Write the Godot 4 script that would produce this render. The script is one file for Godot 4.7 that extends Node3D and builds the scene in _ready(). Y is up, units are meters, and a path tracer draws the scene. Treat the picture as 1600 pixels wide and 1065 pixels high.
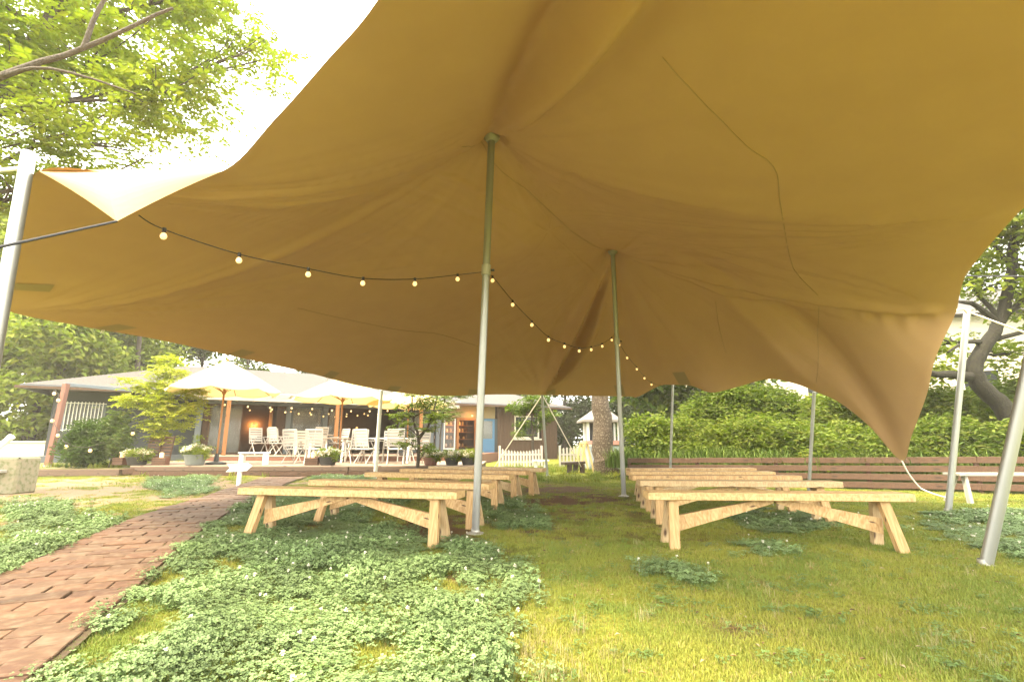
extends Node3D
# A stretch tent with timber benches on a lawn in front of a garden cafe.

var rng := RandomNumberGenerator.new()
var used := {}
var leaf_tris := 0
var M := {}
var noise_a := FastNoiseLite.new()
var noise_b := FastNoiseLite.new()

# ---------------------------------------------------------------- mesh collector
class MB:
	var v := PackedVector3Array()
	var n := PackedVector3Array()
	var uv := PackedVector2Array()
	var c := PackedColorArray()
	var col := Color(1, 1, 1)
	var use_c := false
	func tri(a, b, cc, na = null, nb = null, nc = null, ua = Vector2.ZERO, ub = Vector2.ZERO, uc = Vector2.ZERO):
		var g: Vector3 = (cc - a).cross(b - a)
		if na == null:
			g = g.normalized()
			v.append(a); v.append(b); v.append(cc)
			n.append(g); n.append(g); n.append(g)
			uv.append(ua); uv.append(ub); uv.append(uc)
		elif g.dot(na + nb + nc) >= 0.0:
			v.append(a); v.append(b); v.append(cc)
			n.append(na); n.append(nb); n.append(nc)
			uv.append(ua); uv.append(ub); uv.append(uc)
		else:
			v.append(a); v.append(cc); v.append(b)
			n.append(na); n.append(nc); n.append(nb)
			uv.append(ua); uv.append(uc); uv.append(ub)
		if use_c:
			c.append(col); c.append(col); c.append(col)
	func quad(a, b, cc, d, nrm = null):
		if nrm == null:
			tri(a, b, cc); tri(a, cc, d)
		else:
			tri(a, b, cc, nrm, nrm, nrm); tri(a, cc, d, nrm, nrm, nrm)
	func box(ct: Vector3, sz: Vector3, bs := Basis.IDENTITY, ch := 0.0):
		# box with chamfered long edges (ch > 0)
		var h := sz * 0.5
		if ch <= 0.0:
			for ax in 3:
				for sg in [-1.0, 1.0]:
					var nn := Vector3.ZERO; nn[ax] = sg
					var a1 := (ax + 1) % 3
					var a2 := (ax + 2) % 3
					var ps := []
					for k in [[-1, -1], [1, -1], [1, 1], [-1, 1]]:
						var p := Vector3.ZERO
						p[ax] = h[ax] * sg; p[a1] = h[a1] * k[0]; p[a2] = h[a2] * k[1]
						ps.append(ct + bs * p)
					var wn: Vector3 = bs * nn
					quad(ps[0], ps[1], ps[2], ps[3], wn)
			return
		for ax in 3:
			for sg in [-1.0, 1.0]:
				var nn := Vector3.ZERO; nn[ax] = sg
				var a1 := (ax + 1) % 3
				var a2 := (ax + 2) % 3
				var ps := []
				for k in [[-1, -1], [1, -1], [1, 1], [-1, 1]]:
					var p := Vector3.ZERO
					p[ax] = h[ax] * sg; p[a1] = (h[a1] - ch) * k[0]; p[a2] = (h[a2] - ch) * k[1]
					ps.append(ct + bs * p)
				quad(ps[0], ps[1], ps[2], ps[3], bs * nn)
		for ax in 3:
			var a1 := (ax + 1) % 3
			var a2 := (ax + 2) % 3
			for s1 in [-1.0, 1.0]:
				for s2 in [-1.0, 1.0]:
					var ps := []
					for k in [[-1, 0], [1, 0], [1, 1], [-1, 1]]:
						var p := Vector3.ZERO
						p[ax] = (h[ax] - ch) * k[0]
						p[a1] = (h[a1] - (ch if k[1] == 1 else 0.0)) * s1
						p[a2] = (h[a2] - (0.0 if k[1] == 1 else ch)) * s2
						ps.append(ct + bs * p)
					var nn := Vector3.ZERO; nn[a1] = s1; nn[a2] = s2
					quad(ps[0], ps[1], ps[2], ps[3], bs * nn.normalized())
	func tube(pts: Array, rad, sides := 8, caps := true):
		var rings := []
		var nr := []
		var up := Vector3.UP
		for i in pts.size():
			var t: Vector3 = (pts[min(i + 1, pts.size() - 1)] - pts[max(i - 1, 0)]).normalized()
			if i == 0:
				up = Vector3.UP if absf(t.y) < 0.9 else Vector3.RIGHT
			var x := up.cross(t).normalized()
			var y := t.cross(x).normalized()
			up = y
			var r: float = rad[i] if rad is Array else rad
			var ring := []; var nn := []
			for k in sides:
				var a := TAU * k / sides
				var d := x * cos(a) + y * sin(a)
				ring.append(pts[i] + d * r); nn.append(d)
			rings.append(ring); nr.append(nn)
		for i in pts.size() - 1:
			for k in sides:
				var k2 := (k + 1) % sides
				tri(rings[i][k], rings[i][k2], rings[i + 1][k2], nr[i][k], nr[i][k2], nr[i][k2])
				tri(rings[i][k], rings[i + 1][k2], rings[i + 1][k], nr[i][k], nr[i][k2], nr[i][k])
		if caps:
			for e in [0, pts.size() - 1]:
				var t: Vector3 = (pts[1] - pts[0]).normalized() * -1.0 if e == 0 else (pts[-1] - pts[-2]).normalized()
				for k in range(1, sides - 1):
					tri(rings[e][0], rings[e][k], rings[e][k + 1], t, t, t)
	func lathe(prof: Array, seg := 16, at := Vector3.ZERO, bs := Basis.IDENTITY):
		for i in prof.size() - 1:
			var p: Vector2 = prof[i]; var q: Vector2 = prof[i + 1]
			var d := (q - p).normalized()
			var nn := Vector2(d.y, -d.x)
			for k in seg:
				var a := TAU * k / seg; var b := TAU * (k + 1) / seg
				var ca := Vector3(cos(a), 0, sin(a)); var cb := Vector3(cos(b), 0, sin(b))
				var A := at + bs * (ca * p.x + Vector3.UP * p.y); var B := at + bs * (cb * p.x + Vector3.UP * p.y)
				var C := at + bs * (cb * q.x + Vector3.UP * q.y); var D := at + bs * (ca * q.x + Vector3.UP * q.y)
				var na := bs * (ca * nn.x + Vector3.UP * nn.y); var nb := bs * (cb * nn.x + Vector3.UP * nn.y)
				if p.x > 1e-5: tri(A, B, C, na, nb, nb)
				if q.x > 1e-5: tri(A, C, D, na, nb, na)
	func prism(poly: PackedVector2Array, z0: float, z1: float, xf := Transform3D.IDENTITY):
		var idx := Geometry2D.triangulate_polygon(poly)
		for k in range(0, idx.size(), 3):
			for zz in [z0, z1]:
				var nn := xf.basis * Vector3(0, 0, -1.0 if zz == minf(z0, z1) else 1.0)
				tri(xf * Vector3(poly[idx[k]].x, poly[idx[k]].y, zz), xf * Vector3(poly[idx[k + 1]].x, poly[idx[k + 1]].y, zz), xf * Vector3(poly[idx[k + 2]].x, poly[idx[k + 2]].y, zz), nn, nn, nn)
		var ctr := Vector2.ZERO
		for p in poly: ctr += p / poly.size()
		var area := 0.0
		for k in poly.size(): area += poly[k].cross(poly[(k + 1) % poly.size()])
		for k in poly.size():
			var a := poly[k]; var b := poly[(k + 1) % poly.size()]
			var d := (b - a).normalized() * signf(area)
			var nn := xf.basis * Vector3(d.y, -d.x, 0)
			quad(xf * Vector3(a.x, a.y, z0), xf * Vector3(b.x, b.y, z0), xf * Vector3(b.x, b.y, z1), xf * Vector3(a.x, a.y, z1), nn)
	func mesh() -> ArrayMesh:
		var m := ArrayMesh.new()
		var arr := []; arr.resize(Mesh.ARRAY_MAX)
		arr[Mesh.ARRAY_VERTEX] = v; arr[Mesh.ARRAY_NORMAL] = n; arr[Mesh.ARRAY_TEX_UV] = uv
		if use_c: arr[Mesh.ARRAY_COLOR] = c
		m.add_surface_from_arrays(Mesh.PRIMITIVE_TRIANGLES, arr)
		return m

# ---------------------------------------------------------------- node helpers
func numbered(called: String) -> String:
	if not used.has(called):
		used[called] = 0
		return called
	used[called] += 1
	return "%s_%03d" % [called, used[called]]

func tag(o, label := "", category := "", group := "", kind := ""):
	if label: o.set_meta("label", label)
	if category: o.set_meta("category", category)
	if group: o.set_meta("group", group)
	if kind: o.set_meta("kind", kind)
	return o

func thing(called: String, label: String, category: String, at := Vector3.ZERO, turn := 0.0, group := "") -> Node3D:
	var o := Node3D.new()
	o.name = numbered(called)
	add_child(o)
	o.position = at; o.rotation.y = turn
	tag(o, label, category, group)
	return o

func part(called: String, mesh: Mesh, m: Material, parent: Node, xf := Transform3D.IDENTITY) -> MeshInstance3D:
	var o := MeshInstance3D.new()
	o.name = called if parent != self else numbered(called)
	o.mesh = mesh
	if m: o.material_override = m
	o.transform = xf
	parent.add_child(o, true)
	return o

func struct(called: String, mesh: Mesh, m: Material) -> MeshInstance3D:
	var o := part(called, mesh, m, self)
	o.set_meta("kind", "structure")
	return o

func dup(o: Node3D, called: String, label: String) -> Node3D:
	var c: Node3D = o.duplicate()
	c.name = numbered(called)
	add_child(c)
	c.set_meta("label", label)
	return c

func box_mesh(sz: Vector3, ch := 0.0) -> ArrayMesh:
	var b := MB.new(); b.box(Vector3.ZERO, sz, Basis.IDENTITY, ch); return b.mesh()

func tube_mesh(pts: Array, rad, sides := 8) -> ArrayMesh:
	var b := MB.new(); b.tube(pts, rad, sides); return b.mesh()

func between(a: Vector3, b: Vector3, up := Vector3.UP) -> Transform3D:
	# a frame whose x axis runs from a to b, at the middle
	var x := (b - a).normalized()
	var z := x.cross(up).normalized()
	if z.length() < 0.5: z = Vector3.BACK
	var y := z.cross(x).normalized()
	return Transform3D(Basis(x, y, z), (a + b) * 0.5)

func multi(called: String, mesh: Mesh, m: Material, parent: Node, xfs: Array, cols = null) -> MultiMeshInstance3D:
	var mm := MultiMesh.new()
	mm.transform_format = MultiMesh.TRANSFORM_3D
	mm.use_colors = cols != null
	mm.mesh = mesh
	mm.instance_count = xfs.size()
	var st := 16 if cols != null else 12
	var buf := PackedFloat32Array(); buf.resize(xfs.size() * st)
	var k := 0
	for i in xfs.size():
		var t: Transform3D = xfs[i]
		var b := t.basis; var o := t.origin
		buf[k] = b.x.x; buf[k + 1] = b.y.x; buf[k + 2] = b.z.x; buf[k + 3] = o.x
		buf[k + 4] = b.x.y; buf[k + 5] = b.y.y; buf[k + 6] = b.z.y; buf[k + 7] = o.y
		buf[k + 8] = b.x.z; buf[k + 9] = b.y.z; buf[k + 10] = b.z.z; buf[k + 11] = o.z
		if cols != null:
			var c: Color = cols[i]
			buf[k + 12] = c.r; buf[k + 13] = c.g; buf[k + 14] = c.b; buf[k + 15] = 1.0
		k += st
	mm.buffer = buf
	var o := MultiMeshInstance3D.new()
	o.name = called if parent != self else numbered(called)
	o.multimesh = mm
	o.material_override = m
	parent.add_child(o, true)
	return o

# ---------------------------------------------------------------- materials (colours are linear base colours)
func mat(r: float, g: float, b: float, rough := 0.8, opt := {}) -> StandardMaterial3D:
	var m := StandardMaterial3D.new()
	m.albedo_color = Color(r, g, b).linear_to_srgb()
	m.roughness = rough
	m.metallic = opt.get("metal", 0.0)
	m.metallic_specular = opt.get("spec", 0.5)
	m.cull_mode = BaseMaterial3D.CULL_DISABLED
	if opt.has("back"):
		m.backlight_enabled = true
		m.backlight = opt.back
	if opt.has("tex"):
		m.albedo_texture = opt.tex
		m.uv1_triplanar = true
		m.uv1_world_triplanar = opt.get("world", false)
		m.uv1_scale = opt.get("scale", Vector3.ONE)
		m.uv1_offset = opt.get("off", Vector3.ZERO)
		m.uv1_triplanar_sharpness = 8.0
	if opt.has("nrm"):
		m.normal_enabled = true
		m.normal_texture = opt.nrm
		m.normal_scale = opt.get("nscale", 0.6)
	if opt.has("vc"): m.vertex_color_use_as_albedo = true
	return m

func ramp_tex(seed_: int, freq: float, cols: Array, size := 256, oct := 4, stretch := Vector2.ONE, lo := -0.5, hi := 0.5) -> ImageTexture:
	# seamless noise turned into colours between those of the list (linear)
	var nz := FastNoiseLite.new()
	nz.seed = seed_; nz.frequency = freq; nz.fractal_octaves = oct
	nz.noise_type = FastNoiseLite.TYPE_SIMPLEX_SMOOTH
	var src := nz.get_seamless_image(int(size / stretch.x), int(size / stretch.y), false, false, 0.15)
	src.resize(size, size, Image.INTERPOLATE_CUBIC)
	src.convert(Image.FORMAT_L8)
	var d := src.get_data()
	var lut := []
	for i in 256:
		var t := clampf(i / 255.0, 0, 1) * (cols.size() - 1)
		var k := mini(int(t), cols.size() - 2)
		var c: Color = cols[k].lerp(cols[k + 1], t - k)
		lut.append(c.linear_to_srgb())
	var out := PackedByteArray(); out.resize(size * size * 3)
	var p := 0
	for i in d.size():
		var c: Color = lut[d[i]]
		out[p] = int(c.r * 255); out[p + 1] = int(c.g * 255); out[p + 2] = int(c.b * 255)
		p += 3
	return ImageTexture.create_from_image(Image.create_from_data(size, size, false, Image.FORMAT_RGB8, out))

func bump_tex(seed_: int, freq: float, size := 256, strength := 4.0, stretch := Vector2.ONE) -> ImageTexture:
	var nz := FastNoiseLite.new()
	nz.seed = seed_; nz.frequency = freq; nz.fractal_octaves = 4
	var src := nz.get_seamless_image(int(size / stretch.x), int(size / stretch.y), false, false, 0.15)
	src.resize(size, size, Image.INTERPOLATE_CUBIC)
	src.convert(Image.FORMAT_RGB8)
	src.bump_map_to_normal_map(strength)
	return ImageTexture.create_from_image(src)

func wood_tex(seed_: int, light: Color, dark: Color, knot: Color, knots := 5) -> ImageTexture:
	# grain along u; rings bend round the knots
	var w := 512; var h := 256
	var nz := FastNoiseLite.new(); nz.seed = seed_; nz.frequency = 0.012; nz.fractal_octaves = 3
	var fine := FastNoiseLite.new(); fine.seed = seed_ + 9; fine.frequency = 0.15; fine.fractal_octaves = 2
	var r := RandomNumberGenerator.new(); r.seed = seed_
	var ks := []
	for i in knots: ks.append([Vector2(r.randf() * w, r.randf() * h), r.randf_range(5, 12)])
	var im := Image.create(w, h, false, Image.FORMAT_RGB8)
	for y in h:
		for x in w:
			var bend := 0.0; var kn := 0.0
			for k in ks:
				var dx := absf(x - k[0].x); dx = minf(dx, w - dx)
				var dy: float = y - k[0].y
				if dy > h / 2: dy -= h
				if dy < -h / 2: dy += h
				var q: float = Vector2(dx / 1.6, dy).length() / k[1]
				if q < 4.0:
					bend += signf(dy) * k[1] * 1.4 * exp(-q * 0.8)
					kn = maxf(kn, clampf(1.5 - q, 0, 1))
			var a := nz.get_noise_2d(x * 0.25, (y + bend) * 3.2)
			var g := 0.5 + 0.5 * sin((y + bend) * 0.30 + a * 9.0)
			g = g * 0.55 + 0.45 * (0.5 + fine.get_noise_2d(x * 0.05, y * 1.4))
			var c := light.lerp(dark, clampf(g * 0.9 + a * 0.3, 0, 1)).lerp(knot, kn)
			im.set_pixel(x, y, c.linear_to_srgb())
	return ImageTexture.create_from_image(im)

func turned(t: ImageTexture) -> ImageTexture:
	var im := t.get_image(); im.rotate_90(CLOCKWISE)
	return ImageTexture.create_from_image(im)

# ---------------------------------------------------------------- terrain
func ground_y(x: float, z: float) -> float:
	var y := noise_a.get_noise_2d(x * 6.0, z * 6.0) * 0.03 + noise_b.get_noise_2d(x * 30.0, z * 30.0) * 0.008
	return y

# ================================================================ scene
func _ready():
	rng.seed = 7
	noise_a.seed = 3; noise_a.frequency = 0.06; noise_a.fractal_octaves = 3
	noise_b.seed = 11; noise_b.frequency = 0.05; noise_b.fractal_octaves = 2
	setup_camera_and_light()
	make_materials()
	build_ground()
	build_path()
	build_tent()
	build_tent_poles()
	build_ropes()
	build_tent_lights()
	build_bank()
	build_house()
	build_deck()
	build_benches()
	build_furniture()
	build_far()
	build_trees()
	build_shrubs()
	build_lawn()
	print("leaf triangles ", leaf_tris)

func setup_camera_and_light():
	var cam := Camera3D.new()
	cam.name = "camera"
	cam.position = Vector3(0, 0.84, 0)
	cam.rotation_degrees = Vector3(11.592, 0, 0)
	cam.fov = 68.64
	cam.near = 0.05; cam.far = 900.0
	add_child(cam)
	cam.make_current()
	var env := Environment.new()
	var sm := ProceduralSkyMaterial.new()
	sm.sky_top_color = Color(0.93, 0.92, 0.88)
	sm.sky_horizon_color = Color(0.99, 0.97, 0.92)
	sm.sky_curve = 0.25
	sm.ground_bottom_color = Color(0.35, 0.36, 0.28)
	sm.ground_horizon_color = Color(0.85, 0.86, 0.82)
	sm.sun_angle_max = 5.0
	var sky := Sky.new(); sky.sky_material = sm
	env.background_mode = Environment.BG_SKY
	env.sky = sky
	env.background_energy_multiplier = 1.0
	env.tonemap_mode = Environment.TONE_MAPPER_LINEAR
	env.tonemap_exposure = 9.0
	env.fog_enabled = true
	env.fog_density = 0.002
	env.fog_light_color = Color(1.0, 0.98, 0.92)
	env.sdfgi_enabled = true; env.ssao_enabled = true; env.ssil_enabled = true
	var we := WorldEnvironment.new(); we.name = "world"; we.environment = env
	add_child(we)
	var sun := DirectionalLight3D.new()
	sun.name = "sun"
	sun.light_color = Color(1.0, 0.92, 0.78)
	sun.light_energy = 0.5
	sun.light_angular_distance = 14.0
	sun.shadow_enabled = true
	add_child(sun)
	sun.look_at_from_position(Vector3(-6, 14, 5.5), Vector3.ZERO)

func make_materials():
	M.pine = []
	for k in 3:
		var t := wood_tex(40 + k, [Color(0.58, 0.41, 0.20), Color(0.54, 0.37, 0.18), Color(0.52, 0.39, 0.22)][k], [Color(0.37, 0.215, 0.08), Color(0.33, 0.18, 0.065), Color(0.35, 0.23, 0.11)][k], Color(0.07, 0.03, 0.012), 7)
		M.pine.append(mat(1, 1, 1, 0.62, {"tex": t, "scale": Vector3(1.1, 3.6, 3.6), "off": Vector3(0.3 * k, 0.17 * k, 0.41 * k)}))
	M.steel = mat(0.36, 0.37, 0.37, 0.45, {"metal": 0.7, "nrm": bump_tex(5, 0.05, 128, 1.0), "nscale": 0.15})
	M.dark_metal = mat(0.03, 0.03, 0.03, 0.5)
	M.rope = mat(0.62, 0.56, 0.46, 0.9)
	M.dark_rope = mat(0.03, 0.03, 0.035, 0.8)
	M.cable = mat(0.015, 0.012, 0.01, 0.7)
	var cloth := ramp_tex(21, 0.02, [Color(0.43, 0.275, 0.15), Color(0.455, 0.295, 0.16)], 256, 5)
	M.cloth = mat(1, 1, 1, 0.85, {"tex": cloth, "world": true, "scale": Vector3(0.35, 0.35, 0.35), "back": Color(0.17, 0.138, 0.094), "spec": 0.2})
	M.patch = mat(0.30, 0.215, 0.115, 0.9, {"back": Color(0.06, 0.055, 0.04)})
	M.seam = mat(0.35, 0.235, 0.125, 0.9)
	M.pine_up = []
	for k in 3:
		var mu: StandardMaterial3D = M.pine[k].duplicate()
		# grain upright: the texture's long way along y
		mu.albedo_texture = turned(M.pine[k].albedo_texture)
		mu.uv1_scale = Vector3(3.6, 1.1, 3.6)
		M.pine_up.append(mu)
	M.steel_dull = mat(0.42, 0.41, 0.38, 0.55, {"metal": 0.6})
	M.white_paint = mat(0.78, 0.77, 0.73, 0.55)
	M.chair_paint = mat(0.40, 0.37, 0.33, 0.6)
	M.bulb = mat(0.9, 0.7, 0.4, 0.25)
	M.bulb.emission_enabled = true
	M.bulb.emission = Color(1.0, 0.77, 0.46)
	M.bulb.emission_energy_multiplier = 0.17
	M.joint = mat(1, 1, 1, 0.95, {"tex": ramp_tex(52, 0.06, [Color(0.04, 0.028, 0.015), Color(0.065, 0.042, 0.022), Color(0.055, 0.065, 0.015)], 256, 4), "world": true, "scale": Vector3(1.2, 1.2, 1.2)})
	M.brick = []
	for k in 5:
		var base: Color = [Color(0.108, 0.052, 0.027), Color(0.122, 0.062, 0.032), Color(0.086, 0.042, 0.023), Color(0.115, 0.068, 0.040), Color(0.096, 0.052, 0.028)][k]
		M.brick.append(mat(1, 1, 1, 0.85, {"tex": ramp_tex(60 + k, 0.03, [base * 0.72, base, base.lerp(Color(0.22, 0.18, 0.12), 0.4)], 256, 5), "world": true, "scale": Vector3(1.6, 1.6, 1.6), "nrm": M.steel.normal_texture, "nscale": 0.5}))
	M.clover = mat(1, 1, 1, 0.65, {"vc": true, "back": Color(0.35, 0.40, 0.20), "spec": 0.4})
	M.grass = mat(1, 1, 1, 0.7, {"vc": true, "back": Color(0.30, 0.36, 0.12), "spec": 0.3})
	M.blossom = mat(0.72, 0.70, 0.60, 0.8, {"back": Color(0.3, 0.3, 0.25)})
	M.leaf = mat(1, 1, 1, 0.6, {"vc": true, "back": Color(0.8, 0.9, 0.35), "spec": 0.35})
	M.blossom_vc = mat(1, 1, 1, 0.8, {"vc": true, "back": Color(0.3, 0.3, 0.28)})
	M.bark = mat(1, 1, 1, 0.9, {"tex": ramp_tex(71, 0.05, [Color(0.025, 0.02, 0.015), Color(0.065, 0.05, 0.038), Color(0.045, 0.037, 0.027)], 256, 4, Vector2(1, 3)), "scale": Vector3(1.5, 0.7, 1.5), "nrm": bump_tex(72, 0.08, 256, 6.0)})
	M.flaky_bark = mat(1, 1, 1, 0.9, {"tex": ramp_tex(73, 0.022, [Color(0.035, 0.024, 0.015), Color(0.06, 0.042, 0.026), Color(0.075, 0.053, 0.034), Color(0.085, 0.062, 0.04), Color(0.22, 0.18, 0.13), Color(0.26, 0.22, 0.17)], 512, 4), "scale": Vector3(1.6, 1.1, 1.6), "nrm": bump_tex(74, 0.06, 256, 8.0)})
	M.mossy_bark = mat(1, 1, 1, 0.95, {"tex": ramp_tex(75, 0.04, [Color(0.008, 0.007, 0.005), Color(0.014, 0.012, 0.008), Color(0.022, 0.025, 0.007)], 256, 4), "scale": Vector3(1.8, 1.2, 1.8), "nrm": M.bark.normal_texture})
	M.bank = mat(1, 1, 1, 0.95, {"tex": ramp_tex(76, 0.05, [Color(0.05, 0.05, 0.02), Color(0.07, 0.09, 0.02), Color(0.10, 0.12, 0.03)], 256, 4), "world": true, "scale": Vector3(0.7, 0.7, 0.7)})
	M.ground_plain = mat(1, 1, 1, 0.95, {"tex": ramp_tex(77, 0.05, [Color(0.14, 0.10, 0.06), Color(0.15, 0.14, 0.04), Color(0.20, 0.16, 0.09)], 256, 4), "world": true, "scale": Vector3(0.8, 0.8, 0.8)})
	var boards := {}
	for e in [["brown_wood", Color(0.088, 0.045, 0.024), Color(0.054, 0.027, 0.014)], ["dark_wood", Color(0.055, 0.035, 0.025), Color(0.03, 0.02, 0.014)], ["orange_wood", Color(0.33, 0.145, 0.045), Color(0.23, 0.095, 0.03)], ["red_wood", Color(0.19, 0.085, 0.06), Color(0.12, 0.052, 0.037)], ["deck_dark", Color(0.12, 0.075, 0.05), Color(0.07, 0.045, 0.03)], ["deck_red", Color(0.20, 0.09, 0.058), Color(0.13, 0.058, 0.038)], ["deck_plank", Color(0.30, 0.22, 0.16), Color(0.2, 0.145, 0.105)], ["grey_plank", Color(0.36, 0.28, 0.21), Color(0.24, 0.18, 0.13)], ["pale_wood", Color(0.55, 0.50, 0.44), Color(0.42, 0.37, 0.32)], ["yellow_wood", Color(0.66, 0.52, 0.24), Color(0.52, 0.38, 0.15)], ["pink_wood", Color(0.50, 0.25, 0.20), Color(0.38, 0.17, 0.13)], ["old_white", Color(0.30, 0.29, 0.26), Color(0.20, 0.19, 0.165)]]:
		M[e[0]] = mat(1, 1, 1, 0.75, {"tex": wood_tex(hash(e[0]) % 500, e[1], e[2], e[2] * 0.5, 3), "scale": Vector3(0.8, 3.0, 3.0)})
	for e in ["brown_wood", "orange_wood"]:
		var mu: StandardMaterial3D = M[e].duplicate()
		mu.albedo_texture = turned(M[e].albedo_texture)
		mu.uv1_scale = Vector3(3.0, 0.8, 3.0)
		M[e + "_up"] = mu
	M.deck_plank2 = M.deck_plank.duplicate(); M.deck_plank2.uv1_offset = Vector3(0.3, 0.2, 0.6)
	var plaster := bump_tex(81, 0.1, 256, 2.0)
	M.grey_wall = mat(0.10, 0.11, 0.12, 0.8)
	M.dark_grey = mat(0.045, 0.05, 0.055, 0.8)
	M.blue_grey = mat(0.14, 0.165, 0.19, 0.7)
	M.tan_wall = mat(0.30, 0.23, 0.12, 0.85)
	M.blue_paint = mat(0.055, 0.15, 0.27, 0.55)
	M.pale_blue = mat(0.32, 0.36, 0.38, 0.7)
	M.cream = mat(0.62, 0.57, 0.47, 0.85, {"nrm": plaster, "nscale": 0.3})
	M.cream.uv1_triplanar = true
	M.stone = mat(1, 1, 1, 0.9, {"tex": ramp_tex(83, 0.05, [Color(0.28, 0.26, 0.22), Color(0.42, 0.40, 0.36)], 256, 4), "scale": Vector3(1.2, 1.2, 1.2)})
	M.mossy_stone = mat(1, 1, 1, 0.9, {"tex": ramp_tex(84, 0.03, [Color(0.09, 0.11, 0.03), Color(0.22, 0.20, 0.13), Color(0.26, 0.21, 0.14)], 256, 5), "scale": Vector3(1.2, 1.2, 1.2)})
	M.roof = mat(1, 1, 1, 0.8, {"tex": ramp_tex(85, 0.06, [Color(0.045, 0.04, 0.038), Color(0.07, 0.064, 0.06)], 256, 4, Vector2(1, 4)), "scale": Vector3(1.0, 1.0, 1.0)})
	M.pale_roof = mat(0.22, 0.20, 0.18, 0.8)
	M.umbrella = mat(0.62, 0.50, 0.27, 0.85, {"back": Color(0.62, 0.55, 0.36), "spec": 0.2})
	M.sheet = mat(0.78, 0.77, 0.72, 0.5, {"back": Color(0.8, 0.8, 0.75)})
	M.dark_pot = mat(0.035, 0.032, 0.03, 0.6)
	M.grey_pot = mat(0.16, 0.17, 0.16, 0.8)
	M.glass = mat(0.6, 0.65, 0.65, 0.02, {"spec": 0.3})
	M.glass.transparency = BaseMaterial3D.TRANSPARENCY_ALPHA
	M.glass.albedo_color.a = 0.10
	M.dark_glass = mat(0.02, 0.025, 0.03, 0.05)
	var gt := ramp_tex(31, 0.05, [Color(0.55, 0.55, 0.55), Color(1, 1, 1), Color(0.75, 0.75, 0.75)], 512, 5)
	M.ground = mat(1, 1, 1, 0.95, {"tex": gt, "world": true, "scale": Vector3(0.9, 0.9, 0.9), "vc": true, "nrm": bump_tex(33, 0.08, 512, 6.0), "nscale": 0.8, "spec": 0.2})

# ---------------------------------------------------------------- ground
func build_ground():
	var b := MB.new(); b.use_c = true
	# fine sheet near the tent, coarse rings out to the horizon
	var xs := []; var zs := []
	var x := -14.0
	while x <= 14.01: xs.append(x); x += 0.14
	xs = [-900.0, -300.0, -120.0, -60.0, -40.0, -30.0, -24.0, -20.0, -17.0, -15.0] + xs + [15.0, 17.0, 20.0, 24.0, 30.0, 40.0, 60.0, 120.0, 300.0, 900.0]
	var z := -28.0
	while z <= 1.01: zs.append(z); z += 0.14
	zs = [-900.0, -300.0, -120.0, -70.0, -50.0, -40.0, -34.0, -30.0] + zs + [2.0, 4.0, 8.0, 15.0, 30.0, 80.0, 300.0, 900.0]
	var nx := xs.size(); var nz := zs.size()
	var v := PackedVector3Array(); var n := PackedVector3Array(); var c := PackedColorArray(); var idx := PackedInt32Array()
	for j in nz:
		for i in nx:
			var px: float = xs[i]; var pz: float = zs[j]
			v.append(Vector3(px, ground_y(px, pz), pz))
			var e := 0.07
			n.append(Vector3(ground_y(px - e, pz) - ground_y(px + e, pz), 2 * e, ground_y(px, pz - e) - ground_y(px, pz + e)).normalized())
			c.append(ground_color(px, pz))
	for j in nz - 1:
		for i in nx - 1:
			var a := j * nx + i
			idx.append_array([a, a + 1, a + nx + 1, a, a + nx + 1, a + nx])
	var arr := []; arr.resize(Mesh.ARRAY_MAX)
	arr[Mesh.ARRAY_VERTEX] = v; arr[Mesh.ARRAY_NORMAL] = n; arr[Mesh.ARRAY_COLOR] = c; arr[Mesh.ARRAY_INDEX] = idx
	var am := ArrayMesh.new(); am.add_surface_from_arrays(Mesh.PRIMITIVE_TRIANGLES, arr)
	struct("ground", am, M.ground)

func bare(x: float, z: float) -> float:
	# 0 = mossy lawn, 1 = bare soil
	var t := noise_a.get_noise_2d(x * 11.0 + 40.0, z * 11.0) * 1.0 + noise_b.get_noise_2d(x * 50.0, z * 50.0) * 0.6 + noise_a.get_noise_2d(x * 60.0, z * 60.0 + 9.0) * 0.5
	var soil := -0.22
	# worn aisle and rows under the tent
	var aisle := Vector2((x - 0.6 - (-z - 6.0) * 0.06) / 1.5, (z + 8.4) / 3.2).length()
	soil = maxf(soil, 1.1 - aisle * 0.95)
	var left := Vector2((x + 0.9) / 1.1, (z + 5.3) / 0.9).length()
	soil = maxf(soil, 1.15 - left * 0.8)
	# earth beside the path
	var yard := Vector2((x + 8.0) / 3.6, (z + 10.0) / 3.2).length()
	soil = maxf(soil, 1.2 - yard * 0.75)
	return clampf(soil + t, 0.0, 1.0)

func ground_color(x: float, z: float) -> Color:
	var s := bare(x, z)
	var moss := Color(0.185, 0.185, 0.03).lerp(Color(0.13, 0.155, 0.026), clampf(0.5 + noise_a.get_noise_2d(x * 9.0, z * 9.0 + 70.0), 0, 1))
	var earth := Color(0.13, 0.082, 0.045)
	if x < -3.5: earth = Color(0.24, 0.175, 0.11)
	return moss.lerp(earth, smoothstep(0.2, 0.7, s))

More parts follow.
